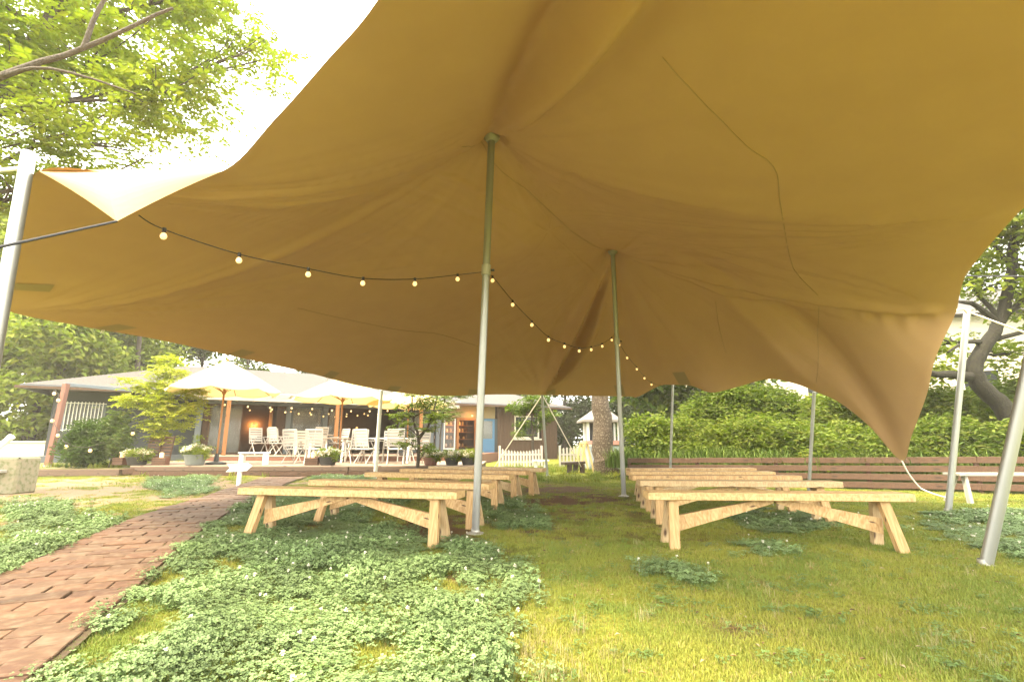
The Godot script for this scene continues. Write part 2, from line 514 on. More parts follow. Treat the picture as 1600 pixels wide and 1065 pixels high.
# ---------------------------------------------------------------- the tent
const SEAMS := [
	[Vector2(0.95, -2.72), Vector2(1.25, -2.96), Vector2(1.71, -3.30), Vector2(2.02, -3.49), Vector2(2.33, -4.00), Vector2(3.46, -5.83), Vector2(4.09, -6.39)],
	[Vector2(-3.07, -6.90), Vector2(-2.18, -8.30), Vector2(-0.54, -10.41)],
	[Vector2(-0.46, -4.08), Vector2(-0.21, -4.91), Vector2(0.48, -5.83), Vector2(1.67, -7.92)],
	[Vector2(3.21, -7.58), Vector2(3.43, -8.05), Vector2(3.74, -8.57)],
	[Vector2(4.25, -6.67), Vector2(4.59, -7.34), Vector2(4.78, -7.82)]]
var tent_y := []       # solved heights on the polar grid
var tent_ring := []
var tent_mid := Vector2(0.5, -6.2)
const POLE_1 := Vector3(-0.21, 3.96, -4.62)
const POLE_2 := Vector3(1.69, 4.02, -7.9)

func edge_points() -> Array:
	var e := [Vector3(-2.76, 2.394, -2.65), Vector3(-3.578, 2.398, -3.4), Vector3(-4.85, 2.366, -4.6), Vector3(-5.655, 2.302, -5.4), Vector3(-5.469, 2.299, -6.2), Vector3(-5.185, 2.331, -7.2), Vector3(-4.803, 2.299, -8.2), Vector3(-4.051, 2.21, -9.8), Vector3(-3.575, 2.124, -10.9), Vector3(-3.114, 2.089, -11.9), Vector3(-2.363, 2.02, -12.3), Vector3(-1.613, 2.017, -12.6), Vector3(-0.333, 2.088, -13), Vector3(0.788, 2.08, -13.1), Vector3(1.613, 2.017, -12.6), Vector3(2.626, 1.89, -11.4), Vector3(2.783, 1.849, -11.1), Vector3(3.074, 2.012, -10.4), Vector3(3.24, 1.992, -10), Vector3(3.503, 1.938, -9.7), Vector3(3.759, 1.778, -9.4), Vector3(4.126, 1.853, -9.1), Vector3(4.495, 1.944, -8.7), Vector3(4.719, 1.818, -8.3), Vector3(4.852, 1.659, -8.0), Vector3(5.121, 1.473, -7.85), Vector3(5.407, 1.091, -7.65), Vector3(5.698, 0.597, -7.5), Vector3(5.591, 0.95, -7.1), Vector3(5.487, 1.482, -6.6), Vector3(5.419, 1.903, -6.3), Vector3(5.456, 2.394, -5.95), Vector3(5.23, 2.542, -5.6), Vector3(4.966, 2.638, -5.2), Vector3(4.565, 2.686, -4.5), Vector3(4.097, 2.684, -3.7), Vector3(3.723, 2.6, -3.05),
		Vector3(2.9, 2.62, -1.75), Vector3(2.0, 2.72, -0.72), Vector3(1.0, 2.85, 0.1), Vector3(0.45, 2.76, -0.5), Vector3(-0.05, 2.74, -1.15), Vector3(-0.591, 2.75, -1.85), Vector3(-0.965, 2.788, -2.25), Vector3(-1.359, 2.666, -2.55), Vector3(-1.818, 2.501, -2.84), Vector3(-2.25, 2.425, -2.76)]
	return e

func resample(e: Array, count: int) -> Array:
	var total := 0.0; var acc := [0.0]
	for k in e.size():
		total += (e[(k + 1) % e.size()] - e[k]).length(); acc.append(total)
	var out := []
	var k := 0
	for j in count:
		var s := total * j / count
		while acc[k + 1] < s: k += 1
		var t: float = (s - acc[k]) / maxf(acc[k + 1] - acc[k], 1e-6)
		out.append(e[k].cubic_interpolate(e[(k + 1) % e.size()], e[(k - 1 + e.size()) % e.size()], e[(k + 2) % e.size()], t))
	return out

func seg_dist(p: Vector2, a: Vector2, b: Vector2) -> Vector2:
	# (distance, position along the segment)
	var t := clampf((p - a).dot(b - a) / (b - a).length_squared(), 0, 1)
	return Vector2(p.distance_to(a.lerp(b, t)), t)

func solve_tent():
	var NA := 168; var NR := 44
	tent_ring = resample(edge_points(), NA)
	var y := []; var fixed := []; var w := []
	var p1 := Vector2(POLE_1.x, POLE_1.z); var p2 := Vector2(POLE_2.x, POLE_2.z)
	# cloth is stretched taut between the poles and the main anchors
	var ridges := [[p1, p2, POLE_1.y, POLE_2.y, 0.30], [p2, Vector2(0.788, -13.1), POLE_2.y, 2.08, 0.10], [p1, Vector2(1.0, 0.1), POLE_1.y, 2.85, 0.12], [p1, Vector2(-2.76, -2.65), POLE_1.y, 2.394, 0.45], [p2, Vector2(5.456, -5.95), POLE_2.y, 2.394, 0.22], [p1, Vector2(4.097, -3.7), POLE_1.y, 2.684, 0.42], [p1, Vector2(-5.655, -5.4), POLE_1.y, 2.30, 0.5]]
	for i in NR + 1:
		for j in NA:
			var q := tent_mid.lerp(Vector2(tent_ring[j].x, tent_ring[j].z), float(i) / NR)
			var f := false
			var h := 2.9
			if i == NR: f = true; h = tent_ring[j].y
			else:
				for r in ridges:
					var d := seg_dist(q, r[0], r[1])
					if d.x < 0.10:
						f = true
						h = lerpf(r[2], r[3], d.y) - r[4] * 4.0 * d.y * (1.0 - d.y)
				for pp in [[p1, POLE_1.y], [p2, POLE_2.y]]:
					if q.distance_to(pp[0]) < 0.14: f = true; h = pp[1]
			y.append(h); fixed.append(f)
			var rl := tent_mid.distance_to(Vector2(tent_ring[j].x, tent_ring[j].z)) / NR
			var al := maxf(Vector2(tent_ring[j].x - tent_ring[(j + 1) % NA].x, tent_ring[j].z - tent_ring[(j + 1) % NA].z).length() * maxf(i, 0.5) / NR, 0.01)
			w.append([1.0 / (rl * rl), 1.0 / (al * al)])
	for it in 160:
		for i in range(1, NR):
			for j in NA:
				var k := i * NA + j
				if fixed[k]: continue
				var wr: float = w[k][0]; var wa: float = w[k][1]
				var t: float = ((y[k - NA] + y[k + NA]) * wr + (y[i * NA + (j + 1) % NA] + y[i * NA + (j + NA - 1) % NA]) * wa) / (2.0 * (wr + wa))
				y[k] += (t - y[k]) * 1.7
		var m := 0.0
		for j in NA: m += y[NA + j] / NA
		for j in NA: y[j] = m
	tent_y = y

func build_tent():
	solve_tent()
	var NA := 168; var NR := 44
	var FA := NA * 3; var FR := NR * 3
	var ring := resample(edge_points(), FA)
	var p1 := Vector2(POLE_1.x, POLE_1.z); var p2 := Vector2(POLE_2.x, POLE_2.z)
	var pts := PackedVector3Array(); pts.resize((FR + 1) * FA)
	for i in FR + 1:
		for j in FA:
			var q := tent_mid.lerp(Vector2(ring[j].x, ring[j].z), float(i) / FR)
			var h := tent_height(float(i) / 3.0, float(j) / 3.0)
			if i == FR: h = ring[j].y
			else: h += folds(q) * smoothstep(1.0, 0.9, float(i) / FR)
			pts[i * FA + j] = Vector3(q.x, h, q.y)
	var nrm := PackedVector3Array(); nrm.resize(pts.size())
	for i in FR + 1:
		for j in FA:
			var a := pts[maxi(i - 1, 0) * FA + j]; var b := pts[mini(i + 1, FR) * FA + j]
			var c := pts[i * FA + (j + FA - 1) % FA]; var d := pts[i * FA + (j + 1) % FA]
			var m := (b - a).cross(d - c)
			if i == 0: m = Vector3.UP
			if m.y < 0: m = -m
			nrm[i * FA + j] = m.normalized()
	var idx := PackedInt32Array()
	for i in FR:
		for j in FA:
			var a := i * FA + j; var b := i * FA + (j + 1) % FA
			idx.append_array([a, a + FA, b + FA, a, b + FA, b])
	# front faces up
	var g := (pts[idx[302]] - pts[idx[300]]).cross(pts[idx[301]] - pts[idx[300]])
	if g.y < 0:
		for k in range(0, idx.size(), 3):
			var t := idx[k + 1]; idx[k + 1] = idx[k + 2]; idx[k + 2] = t
	var arr := []; arr.resize(Mesh.ARRAY_MAX)
	arr[Mesh.ARRAY_VERTEX] = pts; arr[Mesh.ARRAY_NORMAL] = nrm; arr[Mesh.ARRAY_INDEX] = idx
	var am := ArrayMesh.new(); am.add_surface_from_arrays(Mesh.PRIMITIVE_TRIANGLES, arr)
	var t := thing("stretch_tent", "large tan stretch tent canopy spanning the lawn over the benches", "tent")
	part("canopy", am, M.cloth, t)
	tent_pts = pts; tent_fa = FA; tent_fr = FR; tent_edge = ring
	add_seams(t)
	add_patches(t)
	# the loose flap folded over the edge by the near left pole
	var fb := MB.new()
	var A := Vector3(-2.76, 2.394, -2.65); var B := Vector3(-1.818, 2.501, -2.84); var V := Vector3(-2.11, 2.0, -2.48)
	var rows := 10
	var grid := []
	for i in rows + 1:
		var row := []
		var s := float(i) / rows
		for j in 13:
			var u := j / 12.0
			var top := A.lerp(B, u) + Vector3(0, 0.012 * sin(u * PI), 0)
			var lowu := 5.0 / 12.0
			var bot: Vector3 = A.lerp(V, u / lowu) if u < lowu else V.lerp(B, (u - lowu) / (1 - lowu))
			bot += Vector3(0, 0.012 * sin(PI * (u / lowu if u < lowu else (u - lowu) / (1 - lowu))), 0)
			row.append(top.lerp(bot, s) + Vector3(0, 0, 0.06 * sin(s * PI) * sin(u * PI)))
		grid.append(row)
	for i in rows:
		for j in 12:
			fb.tri(grid[i][j], grid[i][j + 1], grid[i + 1][j + 1]); fb.tri(grid[i][j], grid[i + 1][j + 1], grid[i + 1][j])
	part("edge_flap", fb.mesh(), M.cloth, t)

var tent_pts: PackedVector3Array
var tent_edge := []
var tent_fa := 0
var tent_fr := 0

func tent_surface(x: float, z: float) -> float:
	# height of the finished cloth above a point of the plan
	var q := Vector2(x, z) - tent_mid
	for j in tent_fa:
		var a := Vector2(tent_edge[j].x, tent_edge[j].z) - tent_mid
		var b := Vector2(tent_edge[(j + 1) % tent_fa].x, tent_edge[(j + 1) % tent_fa].z) - tent_mid
		var det := a.cross(b)
		if absf(det) < 1e-9: continue
		var u := q.cross(b) / det; var w := a.cross(q) / det
		if u >= -1e-6 and w >= -1e-6:
			var r := clampf((u + w) * tent_fr, 0, tent_fr - 0.001)
			var i := int(r); var f := r - i; var g := w / maxf(u + w, 1e-6)
			var j2 := (j + 1) % tent_fa
			var lo := lerpf(tent_pts[i * tent_fa + j].y, tent_pts[i * tent_fa + j2].y, g)
			var hi := lerpf(tent_pts[(i + 1) * tent_fa + j].y, tent_pts[(i + 1) * tent_fa + j2].y, g)
			return lerpf(lo, hi, f)
	return 3.0

func add_seams(t: Node3D):
	for sm in SEAMS:
		var pts := []
		for k in sm.size() - 1:
			for i in 10:
				var q: Vector2 = sm[k].cubic_interpolate(sm[k + 1], sm[maxi(k - 1, 0)], sm[mini(k + 2, sm.size() - 1)], i / 10.0)
				pts.append(Vector3(q.x, tent_surface(q.x, q.y) - 0.003, q.y))
		part("seam", tube_mesh(pts, 0.004, 5), M.seam, t)

func add_patches(t: Node3D):
	# reinforcing patches a little inside the rim, each with its rope loop
	var k := 12
	while k < tent_fa:
		var e: Vector3 = tent_edge[k]; var f: Vector3 = tent_edge[(k + 6) % tent_fa]
		if e.z < -4.0 and e.y > 1.75 and e.x < 4.3:
			var inn := (tent_mid - Vector2(e.x, e.z)).normalized() * 0.16
			var al := Vector2(f.x - e.x, f.z - e.z).normalized() * 0.13
			var c := Vector2(e.x, e.z) + inn * 1.25
			var q := []
			for o in [-al - inn, al - inn, al + inn, -al + inn]:
				var p: Vector2 = c + o
				q.append(Vector3(p.x, tent_surface(p.x, p.y) - 0.006, p.y))
			var b := MB.new(); b.quad(q[0], q[1], q[2], q[3])
			part("edge_patch", b.mesh(), M.patch, t)
			var a: Vector3 = (q[0] + q[1]) * 0.5
			part("rope_loop", tube_mesh([a, a + Vector3(0, -0.03, 0), e + Vector3(0, -0.045, 0), e + Vector3(0.02, 0.0, 0)], 0.006, 5), M.rope, t)
		k += 27

func folds(q: Vector2) -> float:
	var p1 := Vector2(POLE_1.x, POLE_1.z); var p2 := Vector2(POLE_2.x, POLE_2.z)
	var h := 0.0
	# deep pleats: [from, to, half width, depth, side offset]
	for f in [[p2, Vector2(0.788, -13.1), 0.08, -0.34, 0.10], [p2, Vector2(0.788, -13.1), 0.10, 0.08, -0.12], [p2, Vector2(0.788, -13.1), 0.08, -0.10, -0.34], [p1, Vector2(1.0, 0.1), 0.12, -0.28, 0.18], [p1, Vector2(1.0, 0.1), 0.12, 0.08, -0.10], [p2, Vector2(5.456, -5.95), 0.10, -0.08, -0.12], [p2, Vector2(5.456, -5.95), 0.07, -0.05, 0.16]]:
		var a: Vector2 = f[0]; var b: Vector2 = f[1]
		var side := (b - a).normalized().orthogonal()
		var d := seg_dist(q, a, b)
		var off: float = (q - a).dot(side) - f[4] * sin(d.y * PI)
		if d.y > 0.0 and d.y < 1.0:
			h += f[3] * exp(-pow(off / f[2], 2.0)) * pow(sin(d.y * PI), 0.6)
	# soft creases that run out from the two poles
	for pp in [[p1, 1.0], [p2, 0.8]]:
		var r: Vector2 = q - pp[0]
		var l := r.length()
		if l > 0.12:
			var an := r.angle()
			var nz := noise_a.get_noise_2d(cos(an) * 60.0 + pp[1] * 90.0, sin(an) * 60.0)
			h += nz * 0.034 * clampf(l / 0.8, 0, 1) * exp(-l * 0.28)
	# creases that run in from the anchors
	for an in [[Vector2(-5.655, -5.4), 0.05], [Vector2(5.456, -5.95), 0.02], [Vector2(4.097, -3.7), 0.04], [Vector2(5.69, -7.5), 0.012], [Vector2(0.788, -13.1), 0.035], [Vector2(-2.76, -2.65), 0.05]]:
		var r: Vector2 = q - an[0]
		var l := r.length()
		var to: Vector2 = (p1 + p2) * 0.5 - an[0]
		var ang := r.angle_to(to)
		h += an[1] * sin(ang * 34.0 + noise_b.get_noise_2d(ang * 300.0, 7.0) * 3.0) * exp(-pow(ang / 0.38, 2.0)) * clampf(l / 1.2, 0, 1) * exp(-l * 0.55)
	return h

func tent_height(fi: float, fj: float) -> float:
	var NA := 168; var NR := 44
	var i0 := mini(int(fi), NR - 1); var j0 := int(fj) % NA
	var ti := fi - i0; var tj := fj - int(fj)
	var rows := []
	for di in range(-1, 3):
		var i := clampi(i0 + di, 0, NR)
		var k := i * NA
		rows.append(cubic_interpolate(tent_y[k + j0], tent_y[k + (j0 + 1) % NA], tent_y[k + (j0 + NA - 1) % NA], tent_y[k + (j0 + 2) % NA], tj))
	return cubic_interpolate(rows[1], rows[2], rows[0], rows[3], ti)

# ---------------------------------------------------------------- tent poles and ropes
func pole_mesh(base: Vector3, top: Vector3, r: float) -> ArrayMesh:
	var b := MB.new()
	b.tube([Vector3.ZERO, top - base], r, 14)
	return b.mesh()

func tent_pole(label: String, base: Vector3, top: Vector3, r: float, joint := -1.0, group := "") -> Node3D:
	var t := thing("tent_pole", label, "pole", base, 0.0, group)
	part("shaft", pole_mesh(base, top, r), M.steel, t)
	var d := (top - base).normalized()
	var bs := Basis(d.cross(Vector3.BACK).normalized(), d, d.cross(Vector3.BACK).normalized().cross(d))
	var f := MB.new()
	f.lathe([Vector2(0.0, -0.03), Vector2(r * 2.3, -0.03), Vector2(r * 2.3, 0.006), Vector2(r * 1.15, 0.018), Vector2(r * 1.02, 0.05)], 18)
	part("foot_plate", f.mesh(), M.steel_dull, t)
	if joint > 0.0:
		var j := MB.new()
		j.lathe([Vector2(r, -0.055), Vector2(r * 1.28, -0.05), Vector2(r * 1.28, 0.05), Vector2(r, 0.055)], 16)
		var c := part("collar", j.mesh(), M.steel_dull, t, Transform3D(bs, d * joint))
		var k := MB.new(); k.tube([Vector3(r, 0, 0), Vector3(r + 0.045, 0, 0)], 0.012, 8)
		part("bolt", k.mesh(), M.dark_metal, c)
	return t

func build_tent_poles():
	var t := tent_pole("tall galvanised tent pole in front, beside the left row of benches", Vector3(-0.35, 0.0, -5.03), POLE_1 - Vector3(0, 0.04, 0), 0.037, 2.56, "inner tent poles")
	var cap := MB.new()
	cap.lathe([Vector2(0.0, -0.05), Vector2(0.05, -0.05), Vector2(0.075, -0.018), Vector2(0.085, 0.0), Vector2(0.0, 0.008)], 20)
	part("top_cap", cap.mesh(), M.steel_dull, t, Transform3D(Basis.IDENTITY, POLE_1 - Vector3(0, 0.03, 0) - t.position))
	var t2 := tent_pole("tall galvanised tent pole further back, between the two bench rows", Vector3(1.82, 0.0, -8.45), POLE_2 - Vector3(0, 0.04, 0), 0.037, 2.52, "inner tent poles")
	part("top_cap", cap.mesh(), M.steel_dull, t2, Transform3D(Basis.IDENTITY, POLE_2 - Vector3(0, 0.03, 0) - t2.position))
	# side poles that hold the rim
	tent_pole("near left side pole with a bright top where the canopy corner is tied", Vector3(-2.76, 0, -2.66), Vector3(-2.85, 2.52, -2.66), 0.035, -1.0, "side tent poles")
	tent_pole("side pole at the far left canopy corner", Vector3(-6.15, 0, -5.7), Vector3(-5.70, 2.33, -5.42), 0.032, -1.0, "side tent poles")
	var w := tent_pole("white wrapped side pole in front of the cafe deck", Vector3(-3.32, 0, -12.5), Vector3(-3.13, 2.10, -11.95), 0.045, 0.62, "side tent poles")
	for ch in w.get_children(): (ch as MeshInstance3D).material_override = M.white_paint
	tent_pole("thin white side pole braced by two ropes, before the picket fence", Vector3(0.93, 0, -13.6), Vector3(0.79, 2.10, -13.12), 0.034, -1.0, "side tent poles")
	tent_pole("slim side pole rising behind the right bench row, near the trunk", Vector3(3.17, 0, -10.4), Vector3(3.24, 1.99, -10.02), 0.024, -1.0, "side tent poles")
	tent_pole("slim side pole rising behind the nearest right bench", Vector3(4.76, 0, -8.35), Vector3(4.86, 1.65, -8.02), 0.026, -1.0, "side tent poles")
	tent_pole("right side pole leaning outwards beside the white bench", Vector3(5.42, 0, -6.5), Vector3(5.76, 2.50, -6.1), 0.036, -1.0, "side tent poles")
	tent_pole("nearest right side pole, leaning outwards at the picture edge", Vector3(3.3, 0, -3.72), Vector3(3.74, 2.64, -3.03), 0.038, -1.0, "side tent poles")
	tent_pole("side pole holding the near rim of the tent", Vector3(1.05, 0, 0.62), Vector3(1.0, 2.87, 0.12), 0.038, -1.0, "side tent poles")

func rope(called: String, label: String, pts: Array, r := 0.008, m: Material = null, sag := 0.0):
	var out := []
	for k in pts.size() - 1:
		var a: Vector3 = pts[k]; var b: Vector3 = pts[k + 1]
		for i in 12:
			var t := i / 12.0
			out.append(a.lerp(b, t) - pts[0] - Vector3(0, sag * 4 * t * (1 - t), 0))
	out.append(pts[-1] - pts[0])
	var o := part(called, tube_mesh(out, r, 6), m if m else M.rope, self)
	o.position = pts[0]
	tag(o, label, "rope", "tent guy ropes")

func build_ropes():
	rope("guy_rope", "pale guy rope running down left from the thin white pole", [Vector3(0.79, 2.08, -13.12), Vector3(-0.62, 0.0, -14.9)], 0.014)
	rope("guy_rope", "pale guy rope running down right from the thin white pole", [Vector3(0.80, 2.08, -13.12), Vector3(2.1, 0.0, -14.9)], 0.014)
	rope("guy_rope", "slack white rope from the low canopy tip to the ground at right", [Vector3(5.70, 0.60, -7.5), Vector3(5.80, 0.40, -7.53), Vector3(6.0, 0.19, -7.6), Vector3(6.05, 0.10, -7.2), Vector3(5.5, 0.015, -6.6)], 0.011, null, 0.015)
	rope("guy_rope", "taut grey rope running right from the right pole top", [Vector3(5.75, 2.47, -6.1), Vector3(5.24, 1.88, -5.0) + Vector3(1.6, 0.02, -0.9), Vector3(9.6, 0.1, -6.2)], 0.011)
	rope("guy_rope", "short white loop tying the canopy to the right pole top", [Vector3(5.44, 2.40, -5.97), Vector3(5.60, 2.475, -6.0), Vector3(5.75, 2.44, -6.1)], 0.012, null, -0.02)
	rope("guy_rope", "dark rope running right from the canopy rim high at right", [Vector3(4.97, 2.63, -5.2), Vector3(5.36, 2.56, -5.0), Vector3(9.0, 1.6, -4.3)], 0.008, M.dark_rope)
	rope("guy_rope", "dark strap from the folded canopy flap to the left", [Vector3(-2.11, 2.0, -2.48), Vector3(-2.19, 1.67, -2.02), Vector3(-3.4, 0.0, -0.2)], 0.007, M.dark_rope)
	rope("guy_rope", "pale rope running left from the near left pole top", [Vector3(-2.85, 2.42, -2.66), Vector3(-4.6, 1.9, -2.2), Vector3(-9.0, 0.0, -1.2)], 0.012, M.white_paint)

# ---------------------------------------------------------------- festoon lights
func festoon(label: String, runs: Array, bulb_at: Array, bulb_r: float, group := "") -> Node3D:
	# runs: point lists the cable follows; bulb_at: points where a bulb hangs from it
	var o: Vector3 = runs[0][0]
	var t := thing("string_light", label, "string light", o, 0.0, group)
	for r in runs:
		var pts := []
		for k in r.size() - 1:
			var p0: Vector3 = r[maxi(k - 1, 0)]; var p1: Vector3 = r[k]; var p2: Vector3 = r[k + 1]; var p3: Vector3 = r[mini(k + 2, r.size() - 1)]
			for i in 5:
				pts.append(p1.cubic_interpolate(p2, p0, p3, i / 5.0) - o)
		pts.append(r[-1] - o)
		part("cable", tube_mesh(pts, bulb_r * 0.19, 5), M.cable, t)
	var sock := MB.new()
	sock.lathe([Vector2(0.0, 0.012), Vector2(bulb_r * 0.55, 0.01), Vector2(bulb_r * 0.6, -bulb_r * 1.1), Vector2(0.0, -bulb_r * 1.1)], 10)
	var sm := sock.mesh()
	var gl := MB.new()
	var prof := []
	for i in 9:
		var a := PI * i / 8.0
		prof.append(Vector2(maxf(sin(a) * bulb_r * (1.0 if i > 3 else 0.92), 0.0), -bulb_r * 1.0 - bulb_r * 1.15 * (1.0 - cos(a))))
	prof.reverse()
	gl.lathe(prof, 12)
	var gm := gl.mesh()
	for p in bulb_at:
		var b := part("bulb", gm, M.bulb, t, Transform3D(Basis(Vector3.UP, rng.randf() * TAU).rotated(Vector3.RIGHT, rng.randf_range(-0.15, 0.15)), p - o))
		part("socket", sm, M.cable, b)
	return t

func build_tent_lights():
	var a := [Vector3(-2.216, 2.165, -2.75), Vector3(-2.123, 2.118, -2.847), Vector3(-1.826, 2.08, -3.157), Vector3(-1.501, 2.10, -3.495), Vector3(-1.193, 2.135, -3.817), Vector3(-0.851, 2.25, -4.174), Vector3(-0.517, 2.41, -4.523), Vector3(-0.30, 2.535, -4.80)]
	var b := [Vector3(-0.26, 2.535, -4.86), Vector3(-0.20, 2.52, -4.90), Vector3(0.007, 2.36, -5.244), Vector3(0.23, 2.225, -5.617), Vector3(0.446, 2.12, -5.981), Vector3(0.683, 2.115, -6.378), Vector3(0.93, 2.135, -6.791), Vector3(1.161, 2.225, -7.18), Vector3(1.394, 2.35, -7.57), Vector3(1.626, 2.53, -7.959), Vector3(1.70, 2.62, -8.09)]
	var c := [Vector3(1.76, 2.63, -8.16), Vector3(1.81, 2.51, -8.26), Vector3(1.994, 2.33, -8.52), Vector3(2.241, 2.185, -8.881), Vector3(2.452, 2.06, -9.19), Vector3(2.662, 1.98, -9.495), Vector3(3.139, 1.95, -10.05)]
	var at := a.slice(1, 7) + b.slice(1, 10) + c.slice(1, 6)
	festoon("long string of warm bulbs hung under the tent between its poles", [a, b, c], at, 0.0195)

# ---------------------------------------------------------------- benches
func board(called: String, parent: Node, a: Vector3, b: Vector3, wide: float, thick: float, m: Material, up := Vector3.UP) -> MeshInstance3D:
	return part(called, box_mesh(Vector3((b - a).length(), wide, thick), 0.004), m, parent, between(a, b, up))

func make_bench() -> Node3D:
	var t := thing("timber_bench", "bench", "bench", Vector3.ZERO, 0.0, "timber benches under the tent")
	var L := 2.12; var H := 0.44; var th := 0.062; var wd := 0.25
	part("seat", box_mesh(Vector3(L, th, wd), 0.005), M.pine[0], t, Transform3D(Basis.IDENTITY, Vector3(0, H - th * 0.5, 0)))
	for sx in [-1.0, 1.0]:
		for sz in [-1.0, 1.0]:
			var top := Vector3(sx * (L * 0.5 - 0.215), H - th, sz * 0.045)
			var foot := Vector3(sx * (L * 0.5 - 0.18), -0.012, sz * 0.165)
			# a leg is a plank on edge, cut level at both ends
			var b := MB.new()
			var dx := 0.039; var dz := 0.028
			var ps := []
			for p in [top, foot]:
				for k in [[-1, -1], [1, -1], [1, 1], [-1, 1]]: ps.append(p + Vector3(k[0] * dx, 0, k[1] * dz) - (top + foot) * 0.5)
			b.quad(ps[0], ps[1], ps[2], ps[3], Vector3.UP); b.quad(ps[4], ps[5], ps[6], ps[7], Vector3.DOWN)
			for k in 4:
				var k2 := (k + 1) % 4
				var nn: Vector3 = [Vector3(0, 0, -1), Vector3(1, 0, 0), Vector3(0, 0, 1), Vector3(-1, 0, 0)][k]
				b.quad(ps[k], ps[k2], ps[k2 + 4], ps[k + 4], nn)
			part("leg", b.mesh(), M.pine_up[1 if sz > 0 else 2], t, Transform3D(Basis.IDENTITY, (top + foot) * 0.5))
		var lo := Vector3(sx * (L * 0.5 - 0.225), 0.175, 0.0)
		var hi := Vector3(sx * 0.10, H - th - 0.055, 0.0)
		var n := (hi - lo).normalized()
		# brace cut plumb at the legs and level under the seat
		var half := 0.062 / absf(n.x)
		var poly := PackedVector2Array([Vector2(lo.x, lo.y - half), Vector2(lo.x, lo.y + half), Vector2(hi.x - sx * -0.02, H - th - 0.001), Vector2(sx * 0.012, H - th - 0.001), Vector2(sx * 0.012, H - th - 0.03)])
		var c := (lo + hi) * 0.5
		var along := Basis(Vector3(0, 0, 1), atan2(n.y * signf(n.x), absf(n.x)))
		var loc := PackedVector2Array()
		for p in poly:
			var q := along.inverse() * Vector3(p.x - c.x, p.y - c.y, 0); loc.append(Vector2(q.x, q.y))
		var pb := MB.new(); pb.prism(loc, -0.021, 0.021)
		part("brace", pb.mesh(), M.pine[1], t, Transform3D(along, c))
	return t

func build_benches():
	var spots := [[2.195, -4.26, -4, "front"], [2.46, -5.58, -5, "second"], [2.59, -6.52, -2, "third"], [2.76, -7.44, 1, "fourth"], [2.97, -8.4, 3, "rearmost"]]
	var lefts := [[-1.5, -4.57, -12, "front"], [-1.26, -5.52, -15, "second"], [-1.06, -6.96, -16, "third"], [-0.8, -7.94, -18, "fourth"], [-0.5, -8.8, -20, "rearmost"]]
	var proto := make_bench()
	var first := true
	for row in [["right", spots], ["left", lefts]]:
		for s in row[1]:
			var label := "pine plank bench with splayed legs, %s in the %s row" % [s[3], row[0]]
			var o: Node3D = proto if first else dup(proto, "timber_bench", label)
			o.set_meta("label", label)
			first = false
			o.rotation.y = deg_to_rad(s[2])
			o.position = Vector3(s[0], 0, s[1]) + Basis(Vector3.UP, o.rotation.y) * Vector3(0, 0, -0.125)
			var k := rng.randi() % 3
			for ch in o.get_children():
				if ch.name.begins_with("seat"): ch.material_override = M.pine[(k) % 3]
				elif ch.name.begins_with("brace"): ch.material_override = M.pine[(k + 1) % 3]

# ---------------------------------------------------------------- brick path
var path_mid := [Vector2(-1.75, -0.9), Vector2(-2.15, -1.9), Vector2(-2.66, -3.15), Vector2(-3.3, -4.75), Vector2(-3.92, -6.5), Vector2(-4.38, -8.0), Vector2(-4.82, -9.6), Vector2(-5.3, -11.5), Vector2(-5.7, -13.3)]

func path_dist(x: float, z: float) -> float:
	var d := 99.0
	for k in path_mid.size() - 1: d = minf(d, seg_dist(Vector2(x, z), path_mid[k], path_mid[k + 1]).x)
	return d

